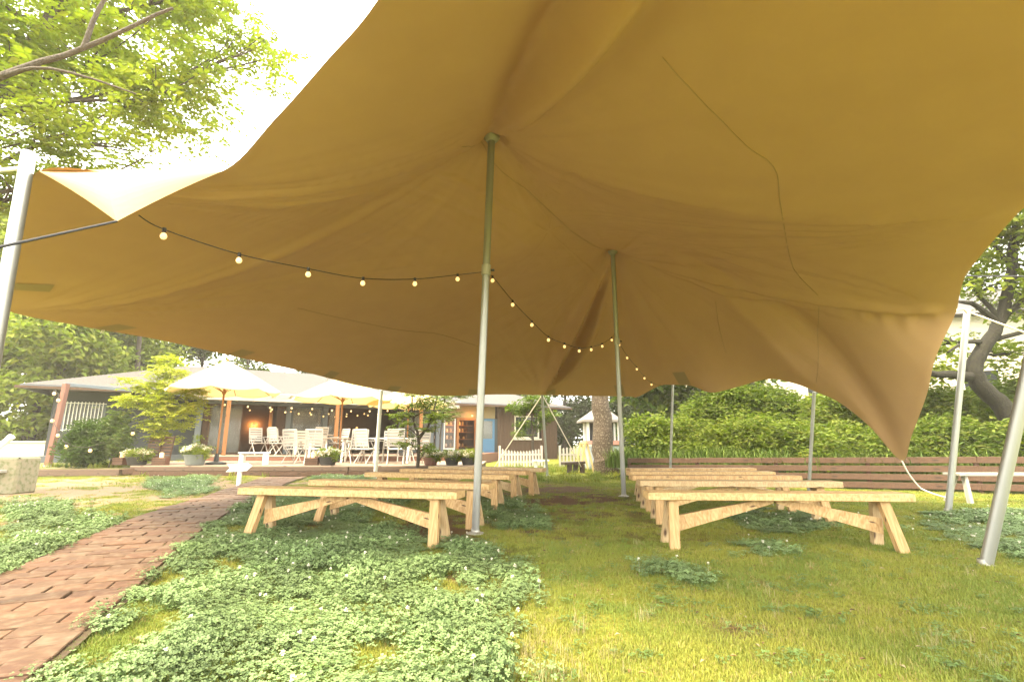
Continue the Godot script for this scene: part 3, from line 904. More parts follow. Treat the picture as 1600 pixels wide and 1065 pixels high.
func build_path():
	var t := thing("brick_path", "weathered red brick path running from the lower left towards the deck", "", Vector3.ZERO)
	t.set_meta("kind", "structure")
	# bedding
	var pts := []
	for k in path_mid.size() - 1:
		var p0: Vector2 = path_mid[maxi(k - 1, 0)]; var p3: Vector2 = path_mid[mini(k + 2, path_mid.size() - 1)]
		for i in 12: pts.append(path_mid[k].cubic_interpolate(path_mid[k + 1], p0, p3, i / 12.0))
	var bed := MB.new()
	for k in pts.size() - 1:
		var d0: Vector2 = (pts[k + 1] - pts[maxi(k - 1, 0)]).normalized().orthogonal()
		var d1: Vector2 = (pts[mini(k + 2, pts.size() - 1)] - pts[k]).normalized().orthogonal()
		var w := 0.47
		var q := []
		for e in [[pts[k], d0, -w], [pts[k], d0, w], [pts[k + 1], d1, w], [pts[k + 1], d1, -w]]:
			var p: Vector2 = e[0] + e[1] * e[2]
			q.append(Vector3(p.x, ground_y(p.x, p.y) + 0.022, p.y))
		bed.quad(q[0], q[1], q[2], q[3], Vector3.UP)
	part("joint_bed", bed.mesh(), M.joint, t)
	# bricks in rows across the path
	var bl := 0.285; var bw := 0.145; var gap := 0.008
	var full := brick_mesh(bl, bw); var half := brick_mesh((bl - gap) * 0.5, bw)
	var s := 0.0; var row := 0
	var acc := [0.0]
	for k in pts.size() - 1: acc.append(acc[-1] + pts[k].distance_to(pts[k + 1]))
	var kk := 0
	var seat := []
	while s < acc[-1] - 0.1:
		while acc[kk + 1] < s: kk += 1
		var p: Vector2 = pts[kk].lerp(pts[kk + 1], (s - acc[kk]) / (acc[kk + 1] - acc[kk]))
		var dr: Vector2 = (pts[kk + 1] - pts[kk]).normalized()
		var sd := dr.orthogonal()
		var ang := atan2(-sd.y, sd.x) + rng.randf_range(-0.015, 0.015)
		var list := [[-bl - gap, 1], [0.0, 1], [bl + gap, 1]] if row % 2 == 0 else [[-1.25 * (bl + gap), 0], [-0.5 * (bl + gap), 1], [0.5 * (bl + gap), 1], [1.25 * (bl + gap), 0]]
		for e in list:
			var c: Vector2 = p + sd * (e[0] + rng.randf_range(-0.004, 0.004)) + dr * rng.randf_range(-0.004, 0.004)
			var bs := Basis(Vector3.UP, ang + rng.randf_range(-0.02, 0.02)) * Basis(Vector3.RIGHT, rng.randf_range(-0.008, 0.008)) * Basis(Vector3.BACK, rng.randf_range(-0.006, 0.006))
			seat.append([full if e[1] == 1 else half, Transform3D(bs, Vector3(c.x, ground_y(c.x, c.y) + 0.010 + rng.randf_range(-0.0025, 0.0025), c.y))])
		s += bw + gap; row += 1
	seat.sort_custom(func(a, b): return a[1].origin.length() < b[1].origin.length())
	var rest := []
	var n := 0
	for e in seat:
		var inview: bool = e[1].origin.x / -minf(e[1].origin.z, -0.1) > -1.12 and e[1].origin.z < -1.6
		if inview and n < 295:
			part("brick", e[0], M.brick[rng.randi() % M.brick.size()], t, e[1]); n += 1
		elif not inview and e[1].origin.z > -6.0:
			rest.append(e)
		else: rest.append(e)
	if rest.size() > 0:
		var mb := MB.new()
		for e in rest:
			mb.box(e[1].origin + Vector3(0, 0.004, 0), Vector3(bl if e[0] == full else (bl - gap) * 0.5, 0.045, bw), e[1].basis, 0.004)
		var o := part("brick_run", mb.mesh(), M.brick[0], t)
		o.set_meta("kind", "stuff")

func brick_mesh(l: float, w: float) -> ArrayMesh:
	var b := MB.new(); b.box(Vector3(0, 0.004, 0), Vector3(l, 0.045, w), Basis.IDENTITY, 0.004); return b.mesh()

# ---------------------------------------------------------------- lawn, clover
func in_poly(polys: Array, p: Vector2) -> bool:
	for q in polys:
		if Geometry2D.is_point_in_polygon(p, q): return true
	return false

func trefoil(b: MB, at: Vector3, up: Vector3, r: float, turn: float):
	var x := up.cross(Vector3(cos(turn), 0.2, sin(turn))).normalized()
	var y := x.cross(up).normalized()
	for k in 3:
		var a := TAU * k / 3.0 + turn
		var d := x * cos(a) + y * sin(a)
		var s := d.cross(up)
		var c0 := at
		var l := [c0 + d * r * 0.45 - s * r * 0.40 + up * r * 0.16, c0 + d * r * 0.92 - s * r * 0.34 + up * r * 0.22, c0 + d * r * 0.98 + up * r * 0.12, c0 + d * r * 0.92 + s * r * 0.34 + up * r * 0.22, c0 + d * r * 0.45 + s * r * 0.40 + up * r * 0.16]
		var mid := c0 + d * r * 0.55 + up * r * 0.05
		for i in 4:
			b.col = Color(1.45, 1.35, 1.7) if i == 1 or i == 2 else Color(0.95, 0.95, 0.95)
			b.tri(mid, l[i], l[i + 1])
		b.col = Color(0.8, 0.85, 0.8)
		b.tri(c0, l[0], mid); b.tri(c0, mid, l[4])

func clover_mesh(seed_: int, flowers := 0) -> ArrayMesh:
	var r := RandomNumberGenerator.new(); r.seed = seed_
	var b := MB.new(); b.use_c = true
	for k in 12:
		var a := r.randf() * TAU; var d := sqrt(r.randf()) * 0.055
		var h := r.randf_range(0.035, 0.075)
		var at := Vector3(cos(a) * d, h, sin(a) * d)
		var up := Vector3(cos(a) * 0.35 + r.randf_range(-0.4, 0.4), 1.0, sin(a) * 0.35 + r.randf_range(-0.4, 0.4)).normalized()
		trefoil(b, at, up, r.randf_range(0.007, 0.0135), r.randf() * TAU)
		b.col = Color(0.7, 0.75, 0.6)
		var f := Vector3(cos(a) * d * 0.4, 0, sin(a) * d * 0.4)
		b.tri(f - Vector3(0.0012, 0, 0), f + Vector3(0.0012, 0, 0), at)
	return b.mesh()

func tuft_mesh(seed_: int, blades: int, hmin: float, hmax: float, spread: float, w: float) -> ArrayMesh:
	var r := RandomNumberGenerator.new(); r.seed = seed_
	var b := MB.new(); b.use_c = true
	for k in blades:
		var a := r.randf() * TAU; var d := sqrt(r.randf()) * spread
		var p := Vector3(cos(a) * d, -0.004, sin(a) * d)
		var h := r.randf_range(hmin, hmax)
		var la := r.randf() * TAU; var lean := r.randf_range(0.15, 0.8) * h
		var s := Vector3(cos(la + PI / 2), 0, sin(la + PI / 2)) * w
		var m := p + Vector3(cos(la) * lean * 0.35, h * 0.62, sin(la) * lean * 0.35)
		var e := p + Vector3(cos(la) * lean, h * r.randf_range(0.8, 1.0), sin(la) * lean)
		var g := r.randf_range(0.8, 1.2)
		b.col = Color(g * r.randf_range(0.9, 1.25), g, g * 0.9)
		b.tri(p - s, p + s, m + s * 0.7); b.tri(p - s, m + s * 0.7, m - s * 0.7)
		b.tri(m - s * 0.7, m + s * 0.7, e)
	return b.mesh()

func V2(a: Array) -> PackedVector2Array:
	var o := PackedVector2Array()
	for k in range(0, a.size(), 2): o.append(Vector2(a[k], a[k + 1]))
	return o

func build_lawn():
	var polys := [
		V2([-1.4, -1.2, -1.66, -1.96, -1.935, -2.51, -2.308, -3.544, -2.82, -4.51, -3.55, -6.24, -4.1, -8.2, -3.54, -8.98, -2.11, -7.18, -1.9, -6.3, -1.45, -5.5, -0.93, -4.8, -0.544, -4.51, -0.205, -4.25, 0.046, -3.81, 0.161, -3.385, 0.0, -2.725, 0.03, -2.32, -0.045, -1.2]),
		V2([-0.36, -6.5, 0.0, -7.5, 0.4, -6.5, 0.32, -5.2, -0.1, -5.25]), V2([-0.66, -8.98, 0.0, -8.16, 0.22, -7.2, -0.16, -6.5, -0.45, -6.64]),
		V2([0.9, -4.06, 1.1, -3.81, 1.2, -3.46, 1.31, -3.24, 0.97, -3.15, 0.82, -3.63]), V2([2.93, -6.83, 3.9, -6.5, 3.18, -5.14, 2.4, -4.96, 2.38, -5.75]),
		V2([5.1, -6.5, 6.4, -6.5, 4.2, -3.6, 3.66, -3.81, 3.9, -4.8]), V2([-4.1, -4.25, -4.6, -5.14, -4.66, -5.89, -4.04, -5.45, -3.45, -4.02, -3.04, -3.1, -3.4, -2.6]),
		V2([-7.4, -7.55, -6.96, -7.97, -5.42, -6.52, -4.6, -5.14, -4.35, -4.5]), V2([-8.5, -12.05, -7.68, -13.2, -5.2, -8.98, -5.4, -8.16, -6.68, -9.6]),
		V2([-3.1, -8.45, -1.77, -8.98, -1.4, -7.18, -1.9, -6.52]), V2([1.74, -4.5, 2.29, -4.5, 2.13, -4.0, 1.6, -4.06]), V2([-4.9, -12.9, -3.3, -12.9, -3.4, -11.8, -4.6, -11.6])]
	var spots := []; var cols := []
	var meshes := []
	for k in 5: meshes.append(clover_mesh(100 + k))
	var lists := [[], [], [], [], []]; var clists := [[], [], [], [], []]
	var heads := []
	for q in polys:
		var lo: Vector2 = q[0]; var hi: Vector2 = q[0]
		for p in q: lo = lo.min(p); hi = hi.max(p)
		var n := int((hi.x - lo.x) * (hi.y - lo.y) * 760.0)
		for i in n:
			var p := Vector2(rng.randf_range(lo.x, hi.x), rng.randf_range(lo.y, hi.y))
			if p.y < -7.0 and rng.randf() < 0.45: continue
			var wob := Vector2(noise_b.get_noise_2d(p.x * 70.0, p.y * 70.0), noise_b.get_noise_2d(p.x * 70.0 + 50.0, p.y * 70.0)) * 0.32
			if not Geometry2D.is_point_in_polygon(p + wob, q): continue
			if path_dist(p.x, p.y) < 0.40 + rng.randf_range(-0.04, 0.06): continue
			var thin := noise_a.get_noise_2d(p.x * 22.0 + 9.0, p.y * 22.0)
			if thin < -0.34: continue
			var hump := 0.85 + 0.9 * noise_a.get_noise_2d(p.x * 16.0, p.y * 16.0 + 30.0)
			var sc := rng.randf_range(0.8, 1.2)
			var k := rng.randi() % 5
			lists[k].append(Transform3D(Basis(Vector3.UP, rng.randf() * TAU).scaled(Vector3(sc, sc * clampf(hump, 0.35, 1.6) * (0.7 if p.x > 0.6 else 1.0), sc)), Vector3(p.x, ground_y(p.x, p.y), p.y)))
			var g := rng.randf_range(0.75, 1.15) * (1.0 + 0.5 * noise_a.get_noise_2d(p.x * 25.0, p.y * 25.0))
			clists[k].append(Color(0.165 * g, 0.24 * g, 0.095 * g))
			if rng.randf() < 0.018: heads.append(Vector3(p.x, ground_y(p.x, p.y) + 0.075 * clampf(hump, 0.5, 1.6) + 0.02, p.y))
	for i in 5200:
		var z := -1.6 - pow(rng.randf(), 1.4) * 8.0
		var x := rng.randf_range(maxf(-5.5, z * 1.05), -z * 1.05)
		if noise_a.get_noise_2d(x * 30.0 - 20.0, z * 30.0) < 0.10 or path_dist(x, z) < 0.40: continue
		var k := rng.randi() % 5
		var sc := rng.randf_range(0.5, 0.95)
		lists[k].append(Transform3D(Basis(Vector3.UP, rng.randf() * TAU).scaled(Vector3(sc, sc * rng.randf_range(0.3, 0.7), sc)), Vector3(x, ground_y(x, z), z)))
		var g := rng.randf_range(0.6, 1.0)
		clists[k].append(Color(0.14 * g, 0.22 * g, 0.06 * g))
	var cl := Node3D.new(); cl.name = "clover_patch"; add_child(cl)
	tag(cl, "low white clover carpet beside the brick path and in the lawn", "clover", "", "stuff")
	for k in 5: multi("clover_leaf", meshes[k], M.clover, cl, lists[k], clists[k])
	# clover blossoms
	var hb := MB.new()
	for i in 26:
		var d := Vector3(rng.randf_range(-1, 1), rng.randf_range(-0.5, 1), rng.randf_range(-1, 1)).normalized()
		var s := d.cross(Vector3.UP if absf(d.y) < 0.9 else Vector3.RIGHT).normalized() * 0.0035
		hb.tri(d * 0.004 - s, d * 0.004 + s, d * 0.0115)
	hb.tri(Vector3(-0.001, -0.07, 0), Vector3(0.001, -0.07, 0), Vector3.ZERO)
	for i in 26: heads.append(Vector3(rng.randf_range(3.4, 6.2), 0.06, rng.randf_range(-6.2, -4.0)))
	var hx := []
	for p in heads: hx.append(Transform3D(Basis(Vector3.UP, rng.randf() * TAU).scaled(Vector3.ONE * rng.randf_range(0.8, 1.3)), p))
	multi("clover_blossom", hb.mesh(), M.blossom, cl, hx)
	# short mossy grass
	var gl := [[], [], [], []]; var gc := [[], [], [], []]
	var gm := []
	for k in 4: gm.append(tuft_mesh(200 + k, 18, 0.007, 0.025, 0.042, 0.0012))
	var total := 0
	for i in 150000:
		# more tufts close to the camera
		var z := -1.5 - pow(rng.randf(), 1.7) * 13.5
		var half := -z * 1.12 + 0.4
		var x := rng.randf_range(-half, half)
		if x > 9.5 or x < -12.0 : continue
		var s := bare(x, z)
		if rng.randf() < s * 1.2 - 0.05 + maxf(0.0, noise_b.get_noise_2d(x * 38.0 + 90.0, z * 38.0)) * 1.1: continue
		if path_dist(x, z) < 0.44: continue
		var far := clampf((-z - 3.0) / 8.0, 0, 1)
		var sc := rng.randf_range(0.75, 1.3) * lerpf(1.0, 2.1, far)
		var k := rng.randi() % 4
		gl[k].append(Transform3D(Basis(Vector3.UP, rng.randf() * TAU).scaled(Vector3(sc, sc * lerpf(1.0, 0.75, far), sc)), Vector3(x, ground_y(x, z), z)))
		var t := clampf(0.5 + noise_a.get_noise_2d(x * 14.0, z * 14.0) * 1.2 + rng.randf_range(-0.25, 0.25), 0, 1)
		var c := Color(0.245, 0.255, 0.044).lerp(Color(0.155, 0.205, 0.038), t)
		if rng.randf() < 0.07: c = Color(0.30, 0.24, 0.10)
		gc[k].append(c)
	for i in 2600:
		var s := rng.randf() * (path_mid.size() - 1.01)
		var a: Vector2 = path_mid[int(s)].lerp(path_mid[int(s) + 1], s - int(s))
		var d: Vector2 = (path_mid[int(s) + 1] - path_mid[int(s)]).normalized().orthogonal()
		var off := rng.randf_range(-0.44, 0.44)
		if rng.randf() < 0.6: off = signf(off) * rng.randf_range(0.36, 0.48)
		var p := a + d * off
		if absf(off) < 0.36 and noise_a.get_noise_2d(p.x * 40.0, p.y * 40.0) < 0.12: continue
		var k := rng.randi() % 4
		gl[k].append(Transform3D(Basis(Vector3.UP, rng.randf() * TAU).scaled(Vector3.ONE * rng.randf_range(0.3, 0.8)), V(p.x, ground_y(p.x, p.y) + 0.022, p.y)))
		gc[k].append(Color(0.10, 0.13, 0.03))
	var gr := Node3D.new(); gr.name = "grass"; add_child(gr)
	tag(gr, "short yellow green mossy grass of the lawn", "grass", "", "stuff")
	for k in 4: multi("grass_tuft", gm[k], M.grass, gr, gl[k], gc[k])
	# longer straw coloured and green blades here and there
	var ll := []; var lc := []
	var lm := tuft_mesh(260, 14, 0.05, 0.13, 0.05, 0.0013)
	for i in 520:
		var z := -1.7 - pow(rng.randf(), 1.4) * 6.0
		var x := rng.randf_range(-0.2, -z * 1.1)
		if noise_a.get_noise_2d(x * 18.0 + 5.0, z * 18.0) < 0.12: continue
		var sc := rng.randf_range(0.35, 0.75)
		ll.append(Transform3D(Basis(Vector3.UP, rng.randf() * TAU).scaled(Vector3.ONE * sc), Vector3(x, ground_y(x, z), z)))
		lc.append(Color(0.14, 0.20, 0.045) if rng.randf() < 0.6 else Color(0.34, 0.30, 0.16))
	for i in 34:
		var x := 0.15 + rng.randfn(0, 0.12); var z := -2.25 + rng.randfn(0, 0.2)
		ll.append(Transform3D(Basis(Vector3.UP, rng.randf() * TAU).scaled(Vector3.ONE * rng.randf_range(0.4, 0.75)), Vector3(x, ground_y(x, z), z)))
		lc.append(Color(0.30, 0.26, 0.14))
	multi("long_blades", lm, M.grass, gr, ll, lc)
	# fallen leaves and bits of straw lying on the lawn
	var fx := []; var fc := []
	var fm := MB.new(); fm.use_c = true
	fm.tri(V(-0.02, 0.004, 0), V(0, 0.012, 0.008), V(0.022, 0.003, 0)); fm.tri(V(-0.02, 0.004, 0), V(0.022, 0.003, 0), V(0, 0.010, -0.008))
	for i in 420:
		var z := -1.8 - pow(rng.randf(), 1.3) * 9.0
		var x := rng.randf_range(0.1 if i % 3 else -6.0, -z * 1.05)
		fx.append(Transform3D(Basis(Vector3.UP, rng.randf() * TAU).scaled(Vector3.ONE * rng.randf_range(0.3, 0.85)), V(x, ground_y(x, z) + 0.016, z)))
		fc.append([Color(0.16, 0.09, 0.045), Color(0.30, 0.25, 0.15), Color(0.09, 0.05, 0.03), Color(0.24, 0.15, 0.06)][i % 4])
	var fo := multi("fallen_leaves", fm.mesh(), M.grass, self, fx, fc)
	tag(fo, "small dry leaves and bits of straw scattered over the lawn", "fallen leaves", "", "stuff")

# ---------------------------------------------------------------- foliage
func leaf_mesh(seed_: int, count: int, rad: float, ll: float, lw: float, flat := 0.5) -> ArrayMesh:
	# a spray of folded leaves inside a ball
	var r := RandomNumberGenerator.new(); r.seed = seed_
	var b := MB.new(); b.use_c = true
	for k in count:
		var p := Vector3(r.randfn(0, 0.5), r.randfn(0, 0.32), r.randfn(0, 0.5)) * rad
		var a := r.randf() * TAU
		var d := Vector3(cos(a), r.randf_range(-0.7, 0.35), sin(a)).normalized()
		var up := (Vector3.UP * flat + Vector3(r.randf_range(-1, 1), r.randf_range(-0.4, 1), r.randf_range(-1, 1))).normalized()
		var s := d.cross(up).normalized()
		var n := s.cross(d)
		var l := ll * r.randf_range(0.7, 1.25); var w := lw * r.randf_range(0.8, 1.2) * 0.5
		var g := r.randf_range(0.75, 1.25)
		b.col = Color(g * r.randf_range(0.9, 1.2), g, g * r.randf_range(0.7, 1.0))
		var m1 := p + d * l * 0.45 + s * w + n * w * 0.4
		var m2 := p + d * l * 0.45 - s * w + n * w * 0.4
		var e := p + d * l - n * l * 0.12
		b.tri(p, m1, e); b.tri(p, e, m2)
	return b.mesh()

func spray_mesh(seed_: int, rad: float, ll: float, lw: float, twigs := 4) -> ArrayMesh:
	# a flat, layered spray: twigs with leaves in pairs
	var r := RandomNumberGenerator.new(); r.seed = seed_
	var b := MB.new(); b.use_c = true
	for t in twigs:
		var a := TAU * t / twigs + r.randf_range(-0.5, 0.5)
		var o := Vector3(r.randf_range(-0.15, 0.15), r.randf_range(-0.2, 0.2), r.randf_range(-0.15, 0.15)) * rad
		var dir := Vector3(cos(a), r.randf_range(-0.35, 0.2), sin(a)).normalized()
		var len := rad * r.randf_range(0.7, 1.15)
		b.col = Color(0.5, 0.35, 0.3)
		var side := dir.cross(Vector3.UP).normalized() * 0.003
		b.tri(o - side, o + side, o + dir * len)
		for k in 5:
			for sg in [-1.0, 1.0]:
				var p := o + dir * len * (0.2 + 0.19 * k) + Vector3(0, -0.06 * rad * k * 0.3, 0)
				var la: float = a + sg * r.randf_range(0.6, 1.2)
				var d := Vector3(cos(la), r.randf_range(-0.55, 0.1), sin(la)).normalized()
				var up := (Vector3.UP + Vector3(r.randf_range(-0.5, 0.5), 0, r.randf_range(-0.5, 0.5))).normalized()
				var s := d.cross(up).normalized(); var n := s.cross(d)
				var l := ll * r.randf_range(0.65, 1.2); var w := lw * r.randf_range(0.8, 1.2) * 0.5
				var g := r.randf_range(0.8, 1.2)
				b.col = Color(g * r.randf_range(0.9, 1.15), g, g * r.randf_range(0.8, 1.1))
				var e := p + d * l
				b.tri(p, p + d * l * 0.45 + s * w + n * w * 0.35, e); b.tri(p, e, p + d * l * 0.45 - s * w + n * w * 0.35)
	return b.mesh()

func crown(parent: Node, called: String, blobs: Array, meshes: Array, m: Material, tint_a: Color, tint_b: Color, gap := 0.0, freq := 9.0, sc0 := 0.8, sc1 := 1.3) -> void:
	var lists := []; var cl := []
	for k in meshes.size(): lists.append([]); cl.append([])
	var nz := FastNoiseLite.new(); nz.seed = rng.randi() % 1000; nz.frequency = 0.1
	for bl in blobs:
		var c: Vector3 = bl[0]; var r: Vector3 = bl[1]
		for i in int(bl[2]):
			var d := Vector3(rng.randfn(), rng.randfn(), rng.randfn()).normalized() * pow(rng.randf(), 0.42)
			var p := c + d * r
			var g := nz.get_noise_3d(p.x * freq, p.y * freq * 1.3, p.z * freq)
			if g < gap: continue
			var k := rng.randi() % meshes.size()
			var s := rng.randf_range(sc0, sc1)
			var bs := Basis(Vector3.UP, rng.randf() * TAU) * Basis(Vector3(rng.randfn(), 0, rng.randfn()).normalized(), rng.randf_range(0, 0.5))
			lists[k].append(Transform3D(bs.scaled(Vector3.ONE * s), p))
			cl[k].append(int(7.0 * clampf(rng.randf_range(0, 0.6) + g * 1.4 + 0.2, 0, 1)))
	# one mesh of real leaves
	var v := PackedVector3Array(); var n := PackedVector3Array(); var c := PackedColorArray()
	for k in meshes.size():
		var arr: Array = meshes[k].surface_get_arrays(0)
		var mv: PackedVector3Array = arr[Mesh.ARRAY_VERTEX]; var mn: PackedVector3Array = arr[Mesh.ARRAY_NORMAL]; var mc: PackedColorArray = arr[Mesh.ARRAY_COLOR]
		var tones := []
		for t in 8:
			var tc := PackedColorArray()
			var tint := tint_a.lerp(tint_b, t / 7.0)
			for q in mc: tc.append(q * tint)
			tones.append(tc)
		for i in lists[k].size():
			var x: Transform3D = lists[k][i]
			v.append_array(x * mv)
			n.append_array(Transform3D(x.basis.orthonormalized(), Vector3.ZERO) * mn)
			c.append_array(tones[cl[k][i]])
	if v.size() == 0: return
	leaf_tris += v.size() / 3
	var out := []; out.resize(Mesh.ARRAY_MAX)
	out[Mesh.ARRAY_VERTEX] = v; out[Mesh.ARRAY_NORMAL] = n; out[Mesh.ARRAY_COLOR] = c
	var am := ArrayMesh.new(); am.add_surface_from_arrays(Mesh.PRIMITIVE_TRIANGLES, out)
	part(called, am, m, parent)

func limb(b: MB, pts: Array, r0: float, r1: float, sides := 8):
	var p := []; var rr := []
	for k in pts.size() - 1:
		var a0: Vector3 = pts[maxi(k - 1, 0)]; var a1: Vector3 = pts[k]; var a2: Vector3 = pts[k + 1]; var a3: Vector3 = pts[mini(k + 2, pts.size() - 1)]
		for i in 4:
			p.append(a1.cubic_interpolate(a2, a0, a3, i / 4.0) + (Vector3(rng.randfn(), rng.randfn(), rng.randfn()) * r0 * 0.10 if i > 0 else Vector3.ZERO))
	p.append(pts[-1])
	for k in p.size(): rr.append(lerpf(r0, r1, float(k) / (p.size() - 1)))
	b.tube(p, rr, sides)

func tree(called: String, label: String, base: Vector3, trunk: Array, r0: float, r1: float, blobs: Array, meshes: Array, m: Material, ta: Color, tb: Color, bark: Material, opt := {}) -> Node3D:
	var t := thing(called, label, opt.get("cat", "tree"), base, 0.0, opt.get("group", ""))
	var b := MB.new()
	limb(b, trunk, r0, r1, opt.get("sides", 9))
	part("trunk", b.mesh(), bark, t)
	var lb := MB.new()
	for e in opt.get("limbs", []): limb(lb, e[0], e[1], e[2], 7)
	if opt.get("auto", true):
		for bl in blobs:
			var c: Vector3 = bl[0]
			# the limb leaves the trunk below the blob
			var k := clampi(int(trunk.size() * 0.6), 0, trunk.size() - 1)
			for q in trunk.size():
				if trunk[q].y < c.y - bl[1].y * 0.3: k = q
			var a: Vector3 = trunk[k]
			limb(lb, [a, a.lerp(c, 0.5) + Vector3(rng.randfn() * 0.12, rng.randf() * 0.2, rng.randfn() * 0.12) * bl[1].x, c], lerpf(r0, r1, 0.7) * 0.55, r1 * 0.25, 6)
			for j in opt.get("twigs", 3):
				var d := Vector3(rng.randfn(), rng.randf_range(-0.3, 0.8), rng.randfn()).normalized()
				limb(lb, [a.lerp(c, 0.7), c.lerp(a, 0.1) + d * bl[1] * 0.4, c + d * bl[1] * 0.85], r1 * 0.4, r1 * 0.12, 5)
	if lb.v.size() > 0: part("branches", lb.mesh(), bark, t)
	crown(t, "crown", blobs, meshes, m, ta, tb, opt.get("gap", -0.05), opt.get("freq", 9.0), opt.get("s0", 0.8), opt.get("s1", 1.3))
	return t

func V(x, y, z) -> Vector3: return Vector3(x, y, z)

func build_trees():
	var fine := [spray_mesh(1, 0.30, 0.085, 0.045), spray_mesh(2, 0.34, 0.08, 0.042), spray_mesh(21, 0.26, 0.09, 0.05, 3)]
	var mid := [leaf_mesh(3, 14, 0.30, 0.14, 0.08, 0.7), leaf_mesh(4, 14, 0.30, 0.15, 0.07, 0.7)]
	var far := [leaf_mesh(5, 14, 0.55, 0.30, 0.15, 0.6), leaf_mesh(6, 14, 0.55, 0.26, 0.17, 0.6)]
	var small := [spray_mesh(7, 0.20, 0.07, 0.036), spray_mesh(8, 0.17, 0.065, 0.036, 3)]
	var lime_a := Color(0.15, 0.20, 0.03); var lime_b := Color(0.27, 0.31, 0.05)
	var mid_a := Color(0.06, 0.105, 0.016); var mid_b := Color(0.13, 0.175, 0.026)
	var dark_a := Color(0.022, 0.042, 0.014); var dark_b := Color(0.055, 0.085, 0.022)
	# the big tree that hangs over the left
	var blobs := []
	for e in [[1.0, 5.6, 0.4, 1.7, 1.0], [2.6, 6.2, 0.2, 1.5, 1.0], [0.2, 7.4, -0.6, 1.9, 1.2], [2.2, 7.9, -0.4, 1.8, 1.1], [3.5, 7.0, -0.5, 1.1, 0.8], [-1.4, 6.4, 0.6, 1.8, 1.3], [3.2, 9.4, -0.6, 1.7, 1.0], [1.0, 9.6, -0.4, 2.0, 1.1], [-1.0, 9.0, 0.3, 2.2, 1.4], [1.6, 4.9, -0.3, 1.2, 0.6], [3.2, 5.5, -0.4, 0.9, 0.6], [-0.6, 4.8, -0.4, 1.2, 0.7], [4.4, 8.3, -1.0, 0.9, 0.6], [-2.6, 5.0, 1.2, 1.5, 1.1]]:
		blobs.append([V(e[0], e[1], e[2]), V(e[3], e[4], e[3] * 0.9), 100 * e[3] * e[3] * e[4]])
	tree("overhanging_tree", "tall bright green tree hanging over the tent at upper left", V(-9.4, 0, -7.6), [V(-1.6, 0, 0.6), V(-1.4, 2.2, 0.5), V(-0.9, 4.2, 0.3), V(-0.1, 6.2, 0), V(0.8, 8.2, -0.2), V(1.4, 10.0, -0.3)], 0.24, 0.05, blobs, fine, M.leaf, lime_a, lime_b, M.bark, {"gap": 0.09, "freq": 11.0, "twigs": 6, "s0": 1.0, "s1": 1.7, "limbs": [[[V(-0.9, 4.4, 0.3), V(0.6, 5.3, 1.0), V(2.12, 5.95, 1.4), V(3.22, 6.42, 1.4), V(4.42, 7.1, 1.4)], 0.085, 0.02], [[V(2.12, 5.95, 1.4), V(2.9, 6.0, 1.5), V(4.0, 5.75, 1.3)], 0.035, 0.01], [[V(3.22, 6.42, 1.4), V(3.5, 7.2, 1.5), V(3.9, 8.0, 1.4)], 0.04, 0.012]]})
	# woodland at the left
	var i := 0
	var words := ["leftmost dark green woodland tree behind the low pale wall", "leafy woodland tree at the picture's left edge, nearest the pale wall", "woodland tree filling the gap left of the porch post", "leafy woodland tree second from the picture's left edge", "tall woodland tree standing behind the left end of the cafe", "bushy woodland tree just left of the cafe roof", "dark woodland tree behind the yellow green maple", "slender woodland tree above the cafe roof at left", "woodland tree behind the large left umbrella"]
	for e in [[-27.0, -22.0, 1.0], [-24.0, -21.5, 0], [-20.5, -21.5, 1], [-23.0, -26.5, 0], [-24.5, -29.0, 2], [-18.6, -24.5, 1], [-16.5, -31.0, 2], [-20.0, -32.0, 0], [-11.5, -32.0, 2]]:
		var bl := []
		for k in 15:
			var y := rng.randf_range(0.5, 10.5)
			bl.append([V(rng.randfn() * 1.3, y, rng.randfn() * 1.1), V(rng.randf_range(1.2, 2.0), rng.randf_range(0.7, 1.2), 1.5), 150])
		var tn: int = int(e[2])
		var ca: Color = [mid_a, lime_a, dark_a.lerp(mid_a, 0.5)][tn]; var cb: Color = [lime_b, lime_b, mid_b][tn]
		tree("woodland_tree", words[i], V(e[0], 0, e[1]), [V(0, 0, 0), V(0.2, 3, 0.1), V(-0.1, 6, 0), V(0.1, 11, 0)], 0.20, 0.05, bl, far, M.leaf, ca, cb, M.bark, {"gap": -0.08, "freq": 5.0, "group": "woodland trees behind the cafe"})
		i += 1
	# dark evergreens behind the cafe on the right and behind the kiosk
	words = ["dark evergreen behind the right end of the cafe roof", "dark evergreen between the cafe and the kiosk", "dense evergreen directly behind the grey roofed kiosk", "evergreen right of the big trunk, behind the bank", "light green tree top behind the bank near the slim pole", "pale green tree top behind the right hedge", "green tree at the far right behind the hedge"]
	i = 0
	for e in [[-1.0, -38.0, 2, 8.0], [3.6, -35.0, 2, 8.0], [6.6, -29.0, 2, 7.0], [7.6, -20.5, 0, 4.6], [9.4, -26.0, 1, 6.0], [21.0, -15.0, 1, 6.0], [19.0, -9.0, 0, 7.0]]:
		var bl := []
		for k in 13:
			bl.append([V(rng.randfn() * 1.3, rng.randf_range(0.8, e[3]), rng.randfn()), V(rng.randf_range(1.1, 1.8), rng.randf_range(0.7, 1.1), 1.4), 150])
		var tn: int = e[2]
		tree("background_tree", words[i], V(e[0], 0, e[1]), [V(0, 0, 0), V(0.1, 3, 0), V(0, e[3], 0)], 0.18, 0.05, bl, far, M.leaf, [mid_a, lime_a, dark_a][tn], [mid_b, lime_b, dark_b][tn], M.bark, {"gap": -0.1, "freq": 5.0, "group": "trees behind the garden"})
		i += 1
	# small maples round the deck
	blobs = []
